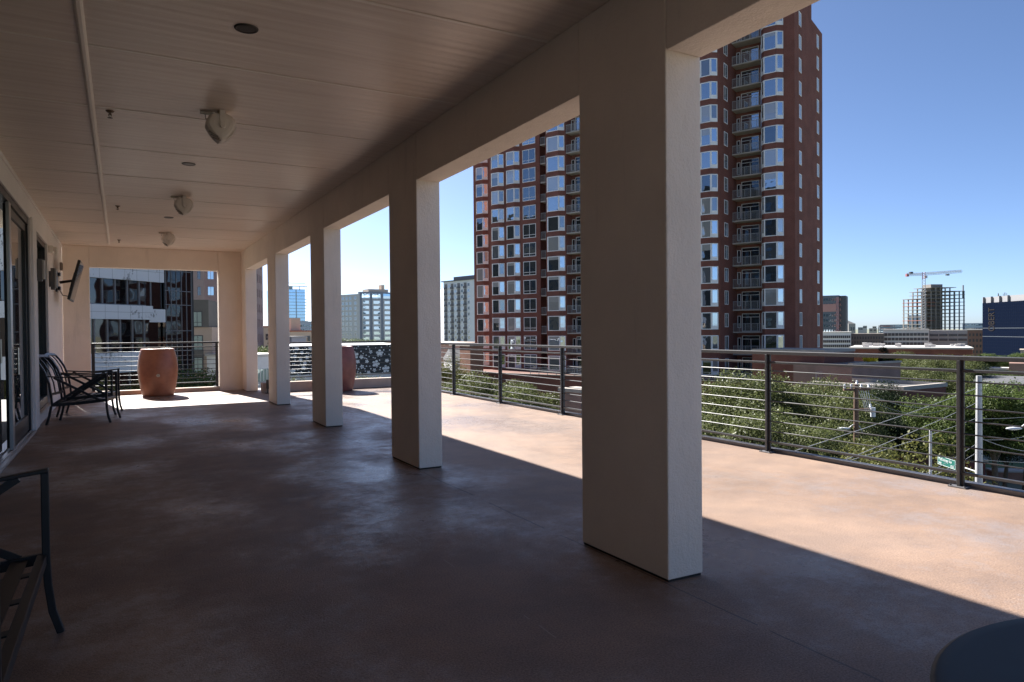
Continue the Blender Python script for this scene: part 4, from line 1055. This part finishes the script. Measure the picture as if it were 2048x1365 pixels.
lattice((0, 0, zj-4), (0, 0, zj+1.5), 1.9, 3, .2).build('slewing_unit', CRR, t)
MB().box(1.1, -1.0, zj-3.2, 2.6, 1.0, zj-1.2).build('cab', CRW, t)
jl = (1937-1848)*570/FPX*1.0
lattice((1.2, 0, zj+.2), (jl, 0, zj+2.6), 1.5, 22, .13).build('jib', CRW, t)
lattice((-1.2, 0, zj), (-16, 0, zj-.4), 1.5, 9, .14).build('counter_jib', CRW, t)
MB().box(-16.3, -.8, zj-2.0, -14.2, .8, zj+.1).build('counterweight', CRR, t)
MB().box(-13, -.9, zj+.3, -10.5, .9, zj+1.8).build('winch', DARKFRAME, t)
MB().box(21, -.8, zj-.9, 23.5, .8, zj+.2).build('trolley', DARKFRAME, t)
# mid distance roofs
t, L, H = bldg('white_roof_hall', 'long low hall with a bright white flat roof among the tree tops', 1700, 160, 1945, None, 698, 20, BRICK, roof=ROOFW)
rr = random.Random(3); mb = MB()
for k in range(16): x = rr.uniform(1, L-2); y_ = 3+rr.random()*14; mb.box(x, y_, H+.351, x+rr.uniform(.5, 1.5), y_+rr.uniform(.6, 1.6), H+.36+rr.uniform(.3, .8))
mb.build('roof_unit', ROOFW, t)
t, L, H = bldg('orange_brick_hall', 'orange brick hall with narrow dark windows at the right end of the white roof', 1904, 180, 1946, None, 700, 12, BRICK_O)
simple_windows(t, [.4+k*.75 for k in range(int(L/.75)-1)], [H-3.2], .3, 1.4, WDARK)
t, L, H = bldg('grey_roof_house', 'low brown block with a sloping grey roof behind the railing post', 1945, 100, 2075, None, 772, 20, BRICK_P, roof=ROOFG)
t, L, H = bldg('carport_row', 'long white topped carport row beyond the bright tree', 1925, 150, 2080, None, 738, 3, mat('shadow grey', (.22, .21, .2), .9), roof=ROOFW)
t, L, H = bldg('red_roof_shed', 'brown red shed roof at the right edge below the blue building', 2018, 145, 2080, None, 727, 8, BRICK_P)
t, L, H = bldg('beige_kiosk', 'small beige pavilion roof at the right edge before the blue building', 2041, 190, 2080, None, 702, 6, CREAM, roof=CREAM)
t, L, H = bldg('parapet_house', 'low brick house with a pale parapet edge among the dark trees', 1806, 62, 1892, 66, 782, 7, BRICK)
MB().box(-.1, -.1, H, L+.1, .35, H+.35).box(-.1, .351, H, .4, 9, H+.35).box(L-.4, .351, H, L+.1, 9, H+.35).build('parapet', CONC, t)
MB().box(.41, .36, H+.004, L-.41, 6.9, H+.05).build('roof', ROOFG, t)
# buildings behind the terrace that the tower's glass looks at
for nm, lb, y0, y1, hh, mm, gl in (('dark_office_tower', 'dark office tower behind the terrace, seen only in window reflections', 5, 62, 70, DARKFRAME, GLASS_DK), ('tan_office_block', 'tan office block behind the terrace, seen only in window reflections', 64, 102, 47, TANST, WDARK), ('grey_hotel', 'grey slab building behind the terrace, seen only in window reflections', 104, 175, 62, GREYST, WDARK)):
    t = thing(nm, lb, 'building', (-118, y0, GZ), R_(90)); L = y1-y0
    MB().box(0, 0, 0, L, 18, hh).build('wall', mm, t)
    nx = int(L/5.5); simple_windows(t, [1.5+5.4*k for k in range(nx)], [5+5.6*k for k in range(int((hh-7)/5.6))], 3.2, 2.6, gl)
# ================================================================ TREES
def crown_mesh(name, m, seed, rx, ry, rz, nclump, nleaf, leaf, flat=.75, spread=.5):
    g = np.random.default_rng(seed)
    cs = []; rad = []
    while len(cs) < nclump:
        p = g.uniform(-1, 1, 3); q = np.linalg.norm(p)
        if q > 1 or q < .35: continue
        if p[2] < -.62: continue
        cs.append(p*np.array([rx, ry, rz])*.86); rad.append(g.uniform(.55, 1.15)*spread*min(rx, rz))
    cs = np.array(cs); rad = np.array(rad)
    w_ = rad**2; idx = g.choice(nclump, nleaf, p=w_/w_.sum())
    d = g.normal(size=(nleaf, 3)); d /= np.linalg.norm(d, axis=1)[:, None]
    rr = rad[idx]*np.clip(g.normal(.86, .2, nleaf), .15, 1.28)
    pos = cs[idx] + d*rr[:, None]*np.array([1, 1, flat])
    nrm = d*.55 + g.normal(size=(nleaf, 3))*.55 + np.array([0, 0, .35]); nrm /= np.linalg.norm(nrm, axis=1)[:, None]
    a = np.cross(nrm, g.normal(size=(nleaf, 3))); a /= np.linalg.norm(a, axis=1)[:, None]; b = np.cross(nrm, a)
    sz = (leaf*g.uniform(.55, 1.35, nleaf))[:, None]
    V = np.stack([pos - a*sz*.5, pos + b*sz*.30 + nrm*sz*.08, pos + a*sz*.5, pos - b*sz*.30 + nrm*sz*.08], 1).reshape(-1, 3)
    me = bpy.data.meshes.new(name); n = nleaf
    me.vertices.add(4*n); me.vertices.foreach_set('co', V.astype(np.float32).ravel())
    me.loops.add(4*n); me.loops.foreach_set('vertex_index', np.arange(4*n, dtype=np.int32))
    me.polygons.add(n); me.polygons.foreach_set('loop_start', np.arange(0, 4*n, 4, dtype=np.int32)); me.polygons.foreach_set('loop_total', np.full(n, 4, dtype=np.int32))
    me.update(calc_edges=True); me.materials.append(m)
    return me, cs
def trunk_mesh(h, rx, cs, seed):
    g = random.Random(seed); mb = MB(); r = .028*h+.06
    top = (g.uniform(-.3, .3), g.uniform(-.3, .3), h*.55)
    mb.tube([(0, 0, -.1), (.05, 0, h*.2), top], [r*1.25, r, r*.8], 9)
    for c in list(cs)[:9]:
        e = Vector((c[0]*.6, c[1]*.6, c[2]*.6 + h*.0)) + Vector((0, 0, trunk_mesh.cz)); m_ = (Vector(top)*.6+e*.4) + Vector((0, 0, .3))
        mb.tube([top, m_, e], [r*.5, r*.3, r*.1], 6)
    return mb.mesh('trunk', BARK)
protos = {}
def proto(kind, var):
    key = (kind, var)
    if key in protos: return protos[key]
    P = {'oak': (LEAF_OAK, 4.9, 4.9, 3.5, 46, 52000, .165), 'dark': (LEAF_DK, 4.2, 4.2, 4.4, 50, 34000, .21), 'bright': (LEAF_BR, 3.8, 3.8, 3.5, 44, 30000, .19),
         'yellow': (LEAF_YEL, 2.2, 2.2, 2.2, 30, 13000, .12), 'shrub': (LEAF_YEL, 1.6, 1.2, 1.0, 18, 2600, .18), 'conifer': (LEAF_DK, 1.0, 1.0, 1.9, 22, 2600, .2)}[kind]
    m, rx, ry, rz, nc, nl, lf = P
    me, cs = crown_mesh('crown', m, 100*len(protos)+var, rx, ry, rz, nc, nl, lf, spread=.42 if kind != 'conifer' else .5)
    trunk_mesh.cz = rz*1.9 + 1.2 if kind not in ('shrub',) else rz
    tr = trunk_mesh(trunk_mesh.cz, rx, cs, var)
    protos[key] = (me, tr, rz, trunk_mesh.cz); return protos[key]
def tree(kind, var, px, d, ytop, label, scale=None, base=GZ, name='leafy_tree', group='trees around the tower and street', cat='tree', sx=1):
    me, tr, rz, cz = proto(kind, var)
    p = gxy(px, d); zt = hgt(px, ytop, d)
    t = thing(name, label, cat, (p.x, p.y, base), random.random()*6.28, group)
    s = scale or (zt-base)/(cz+rz)
    c = link('crown', me, t, (0, 0, cz*s)); c.scale = (s*sx, s*sx, s)
    k = link('trunk', tr, t); k.scale = (s, s, s)
    return t
# nearer things first: the live oaks across the street
tree('oak', 0, 1462, 50, 752, 'grey green live oak just right of the nearest column')
tree('oak', 1, 1592, 47, 750, 'grey green live oak behind the railing right of the middle post')
tree('oak', 2, 1530, 40, 815, 'lower live oak crown between the two taller oaks', name='leafy_tree')
tree('oak', 0, 1420, 42, 830, 'low live oak crown at the edge of the nearest column')
tree('oak', 2, 1648, 40, 845, 'low green crown behind the street lamp head')
tree('oak', 1, 985, 66, 750, 'round live oak in front of the dark brick podium', sx=1.15)
tree('oak', 2, 1050, 68, 768, 'right hand crown of the oak pair before the podium')
tree('oak', 1, 1545, 55, 760, 'live oak filling the gap behind the middle railing post')
tree('oak', 0, 1640, 54, 765, 'live oak between the middle post and the wooden pole')
tree('oak', 1, 1590, 38, 850, 'low live oak crown right of the middle railing post')
tree('oak', 0, 893, 74, 770, 'small oak crown beside the second column')
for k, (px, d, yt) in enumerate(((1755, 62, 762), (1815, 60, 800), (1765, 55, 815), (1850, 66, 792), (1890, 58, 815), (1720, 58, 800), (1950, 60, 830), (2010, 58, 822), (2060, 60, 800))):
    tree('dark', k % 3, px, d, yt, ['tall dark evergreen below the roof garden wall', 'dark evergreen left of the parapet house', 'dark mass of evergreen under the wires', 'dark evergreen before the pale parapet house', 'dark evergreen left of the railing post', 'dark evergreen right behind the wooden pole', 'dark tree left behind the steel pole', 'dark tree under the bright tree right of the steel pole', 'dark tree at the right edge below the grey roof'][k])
tree('bright', 0, 1905, 56, 774, 'bright green tree left of the steel pole')
tree('bright', 1, 1992, 54, 764, 'bright green tree behind the steel pole')
tree('bright', 0, 2050, 56, 775, 'bright green tree at the right edge')
tree('yellow', 0, 1822, 30, 868, 'small yellow green tree beside the galvanized pole')
tree('yellow', 1, 1722, 38, 868, 'small yellow green sapling under the wooden pole')
for k, (px, d, yt) in enumerate(((1815, 118, 708), (1860, 112, 712), (1905, 115, 712), (1838, 100, 735), (1885, 98, 738), (1790, 125, 706))):
    tree('oak', k % 3, px, d, yt, ['broad oak right of the yellow roof garden', 'oak in the middle of the grove behind the top rail', 'oak at the right end of the grove by the railing post', 'lower oak crown in front of the grove', 'lower oak crown by the railing post', 'far oak crown behind the roof garden'][k], sx=1.35)
for k, (px, d, yt) in enumerate(((1945, 190, 708), (1975, 185, 707), (2010, 188, 710), (2045, 185, 706), (1985, 130, 740), (2040, 128, 742), (1940, 125, 745))):
    tree('bright', k % 2, px, d, yt, ['far green crown right of the railing post', 'far green crown before the left half of the blue building', 'far green crown before the middle of the blue building', 'far green crown at the right edge by the beige pavilion', 'green crown before the carport row', 'green crown before the carport at the right edge', 'green crown beside the post before the carport row'][k], sx=1.5)
tree('bright', 1, 690, 170, 677, 'yellow green tree top over the flower screen at its left end', sx=1.3)
tree('bright', 0, 716, 168, 675, 'yellow green tree top in the middle over the flower screen', sx=1.2)
tree('bright', 1, 752, 172, 679, 'yellow green tree top over the right end of the flower screen')
tree('bright', 1, 431, 56, 735, 'bright green tree beside the tan apartment house')
tree('bright', 0, 530, 110, 688, 'small green tree top beyond the far corner column')
tree('yellow', 0, 897, 100, 714, 'yellow green tree below the tan roof')
for k, (px, d, yt) in enumerate(((565, 80, 757), (612, 78, 752), (700, 80, 756), (728, 78, 744), (752, 79, 755), (786, 80, 760))):
    tree('yellow', k % 2, px, d, yt, ['street tree left of the flower screen', 'street tree before the left part of the flower screen', 'street tree behind the maroon planter', 'street tree before the middle of the flower screen', 'street tree before the right part of the flower screen', 'street tree before the right end of the flower screen'][k], group='street trees before the flower screen')
for k, (px, d, yt) in enumerate(((205, 46, 752), (240, 46, 765), (345, 50, 752))):
    tree('yellow', k % 2, px, d, yt, ['dull yellow shrub before the office left of the planter', 'lower dull yellow shrub behind the patio chair arm', 'dull yellow shrub right of the planter before the glass block'][k], group='shrubs before the office building')
# roof garden on the annex
gz = hgt(1750, 730, 77)
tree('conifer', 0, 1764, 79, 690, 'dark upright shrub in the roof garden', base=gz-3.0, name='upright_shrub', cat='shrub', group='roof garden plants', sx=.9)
for k, (px, w_) in enumerate(((1742, .6), (1772, 1.0), (1783, 1.1), (1793, .8))):
    me, cs = crown_mesh('flowers', FLOWER_Y if k != 1 else LEAF_BR, 900+k, w_, .7, .62, 12, 1500, .16)
    p = gxy(px, 77.3+.05*(px-1742)*.9); o = link('flower_bush', me, None, (p.x, p.y, gz+.62))
    tag(o, ['small yellow flowering bush left of the upright shrub', 'green leafy bush at the foot of the upright shrub', 'largest yellow flowering bush in the roof garden', 'yellow flowering bush at the right corner of the roof garden'][k], 'bush', 'flowering roof garden bushes')

# ================================================================ STREET FURNITURE AND WIRES
GALV = mat('galvanized steel', (.46, .46, .47), .5, metal=.3, var=.12, vscale=4)
WOOD = mat('weathered pole wood', (.14, .085, .06), .9, var=.25, vscale=5)
p = gxy(1958, 19)
zt = hgt(1955, 752, 19)
SPL = thing('steel_pole', 'tall tapered grey steel utility pole rising past the railing', 'utility pole', (p.x, p.y, GZ))
mb = MB(); n = 12
mb.tube([(0, 0, 0), (0, 0, zt-GZ)], [.165, .068], 12); mb.build('shaft', GALV, SPL)
mb = MB()
for k in range(18): z = zt-GZ-.4-k*.42; a = 3.6 if k % 2 else 4.4; r = .068+.097*(.4+k*.42)/(zt-GZ); mb.tube([(r*math.cos(a), r*math.sin(a), z), ((r+.04)*math.cos(a), (r+.04)*math.sin(a), z)], .008, 6)
mb.build('step_bolt', DARKFRAME, SPL)
# street name sign on a bracket arm reaching left from the steel pole
SZ = hgt(1900, 913, 22)
q0 = gxy(1876, 21.5); q1 = gxy(1950, 19.6); u = q1-q0; L = u.length
t = thing('street_sign', 'green street name sign on a grey bracket arm behind the railing', 'sign', (q0.x, q0.y, SZ), math.atan2(u.y, u.x))
GREEN = mat('sign green', (.0, .09, .07), .5); SIGNW = mat('sign white', (.55, .62, .6), .5)
zc = -.02
MB().box(0, -.01, -.14, .96, .01, .12).build('sign_board', GREEN, t)
mb = MB().box(0, -.014, .11, .96, -.0105, .12).box(0, -.014, -.14, .96, -.0105, -.13).box(0, -.0142, -.13, .01, -.0105, .11).box(.95, -.0142, -.13, .96, -.0105, .11).build('sign_border', SIGNW, t)
def sign_text(s, size, x, z):
    o = link('sign_lettering', text_mesh('sign_lettering', s, size, SIGNW, .002), t, (x, -.0145, z)); o.rotation_euler.x = R_(90)
sign_text('McKinney Av', .135, .05, -.005); sign_text('2900', .09, .04, -.115); sign_text('2800', .09, .70, -.115)
MB().tube([(.2, .03, .0), (L, .03, .0)], .018, 8).build('bracket_arm', GALV, t)
# galvanized pole left of the sign
p = gxy(1861, 26); zt = hgt(1861, 862, 26)
t = thing('signal_pole', 'short galvanized signal pole beside the small yellow green tree', 'pole', (p.x, p.y, GZ))
MB().tube([(0, 0, 0), (0, 0, zt-GZ)], [.06, .045], 10).build('shaft', GALV, t)
MB().lathe([(.0, zt-GZ+.03), (.03, zt-GZ+.02), (.05, zt-GZ-.01)], 10).build('cap', GALV, t)
mb = MB()
for k in range(6): z = zt-GZ-.9-k*.5; mb.tube([(0, 0, z), (0, 0, z+.04)], .056, 10)
mb.build('band', DARKFRAME, t)
# wooden utility pole with crossarm, insulators and transformer
p = gxy(1712, 42); zt = hgt(1711, 770, 42)
t = thing('wooden_pole', 'old wooden utility pole with crossarm and white insulators before the dark trees', 'utility pole', (p.x, p.y, GZ), R_(-28))
H = zt-GZ
MB().tube([(0, 0, 0), (0, 0, H)], [.2, .13], 10).build('shaft', WOOD, t)
MB().box(-.75, -.07, H-.35, .85, .07, H-.22).box(-.5, -.05, H-1.5, .9, .05, H-1.4).build('crossarm', WOOD, t)
INS = mat('white insulator', (.6, .62, .65), .3)
for x, z in ((-.68, H-.22), (-.3, H-.22), (.3, H-.22), (.75, H-.22), (.05, H), (.85, H-1.4)):
    o = MB().lathe([(0, .26), (.04, .25), (.07, .18), (.04, .15), (.08, .09), (.05, .0), (0, 0)], 10).build('insulator', INS, t); o.location = (x, 0, z)
MB().tube([(.95, -.1, H-1.9), (.95, -.1, H-1.35)], .14, 10).build('transformer', INS, t)
mb = MB()
for k in range(5): mb.tube([(.1+.15*k, -.05, H-.3), (.3+.12*k, -.2, H-1.0-.1*k), (.5+.1*k, -.1, H-1.6)], .015, 5)
mb.build('jumper_wire', INS, t)
# cobra head street lamps
def lamp(px, py, d, side, label):
    z = hgt(px, py, d); p = gxy(px, d); t = thing('street_lamp', label, 'street lamp', (p.x, p.y, z), math.atan2(CR.y, CR.x), 'cobra head street lamps')
    mb = MB().lathe([(0, -.36), (.06, -.35), (.13, -.2), (.15, .0), (.11, .2), (.06, .36), (0, .38)], 14)
    mb.v = [(zz_*1.0, x, y*.55) for x, y, zz_ in mb.v]; mb.build('lamp_head', INS, t, smooth=True)
    s = side; pts = [(s*.3, 0, .02), (s*.55, 0, .22), (s*.8, 0, .25), (s*1.0, 0, .0), (s*1.1, 0, -.3)] if s > 0 and d > 30 else [(.3, 0, 0), (1.0, 0, .05), (3.0, 0, .1)]
    MB().tube(pts, .035, 8).build('arm', GALV, t, smooth=True)
lamp(1687, 858, 42, 1, 'white cobra head lamp curving out from the wooden pole')
lamp(2028, 858, 34, 1.01, 'white cobra head lamp reaching in from the right edge')
p = gxy(2115, 34); 
t = thing('lamp_post', 'grey lamp post beyond the right edge carrying the reaching lamp', 'pole', (p.x, p.y, GZ)); MB().tube([(0, 0, 0), (0, 0, hgt(2028, 858, 34)-GZ+.1)], [.11, .08], 10).build('shaft', GALV, t)
MB().tube([(0, 0, 0), (0, 0, .5)], [.2, .16], 10).build('base', GALV, t)
WIRE = mat('overhead wire', (.30, .30, .31), .5)
def wire(p0, p1, sag, label, r=.006, ext=0):
    p0, p1 = Vector(p0), Vector(p1)
    if ext: p1 = p0 + (p1-p0)*(1+ext)
    pts = [p0+(p1-p0)*k/14 - Vector((0, 0, sag*4*(k/14)*(1-k/14))) for k in range(15)]
    o = MB().tube(pts, r, 5).build('overhead_wire', WIRE, smooth=True); tag(o, label, 'wire', 'overhead wires')
def flat_wire(y0, x1, y1, label, r=.0055):         # level wire from the steel pole, running left towards the viewer
    z = hgt(1953, y0, 19); dd = FPX*(EYE-z)/(y1-hz(x1))
    wire(at(1953, y0, 19), at(x1, y1, dd), .05, label, r, ext=.35)
flat_wire(777, 1640, 881, 'highest overhead wire running left from the steel pole')
flat_wire(806, 1674, 922, 'second overhead wire down from the top of the steel pole')
flat_wire(837, 1688, 921, 'third overhead wire down from the top of the steel pole')
flat_wire(888, 1842, 950, 'overhead wire passing just under the street sign')
flat_wire(906, 1858, 952, 'lowest overhead wire running left from the steel pole')
wire(at(1718, 778, 42), at(1880, 812, 52), .5, 'thin slack wire from the wooden pole towards the pale parapet', .012)
wire(at(1722, 790, 42), at(1900, 815, 54), .8, 'slackest thin wire from the wooden pole', .012)
wire(at(1960, 838, 19), at(2100, 828, 26), .05, 'thin wire leaving the steel pole to the right, upper one', .006)
wire(at(1962, 880, 19), at(2100, 858, 24), .12, 'thin wire leaving the steel pole to the right, middle one', .006)
wire(at(1962, 877, 19), at(2100, 905, 21), .12, 'drooping cable leaving the steel pole to the right', .008)
wire(at(1964, 920, 19), at(2100, 926, 23), .03, 'thin wire leaving the steel pole to the right, lowest one', .006)
# pavement planter, lawn and a small red kiosk at the lower right
p = gxy(2016, 66)
t = thing('brick_planter', 'low brown brick planter on the pavement under the dark trees', 'planter', (p.x, p.y, GZ+.1), ROADANG+.5)
MB().box(-1.5, -.7, 0, 1.5, .7, .75).build('wall', BRICK_O, t); MB().box(-1.6, -.8, .75, 1.6, .8, .87).build('coping', CONC, t)
p = gxy(2052, 70)
o = MB().box(-6, -3, 0, 6, 4, .03).build('lawn', mat('lawn', (.05, .10, .025), .95, var=.4, vscale=2), kind='structure'); o.location = (p.x, p.y, GZ+.18); o.rotation_euler.z = ROADANG
p = gxy(1944, 60)
t = thing('street_kiosk', 'dark red street kiosk with a grey roof edge, half hidden by the steel pole', 'kiosk', (p.x, p.y, GZ+.12), math.atan2(CR.y, CR.x))
REDP = mat('dark red paint', (.14, .018, .02), .5)
MB().box(-.75, -.6, 0, .75, .6, 2.85).build('body', REDP, t, bevel=.02)
MB().box(-.9, -.75, 2.851, .9, .75, 3.05).build('roof', GALV, t, bevel=.02)
MB().box(-.55, -.63, .9, .55, -.601, 2.3).build('front_panel', GLASS_DK, t)
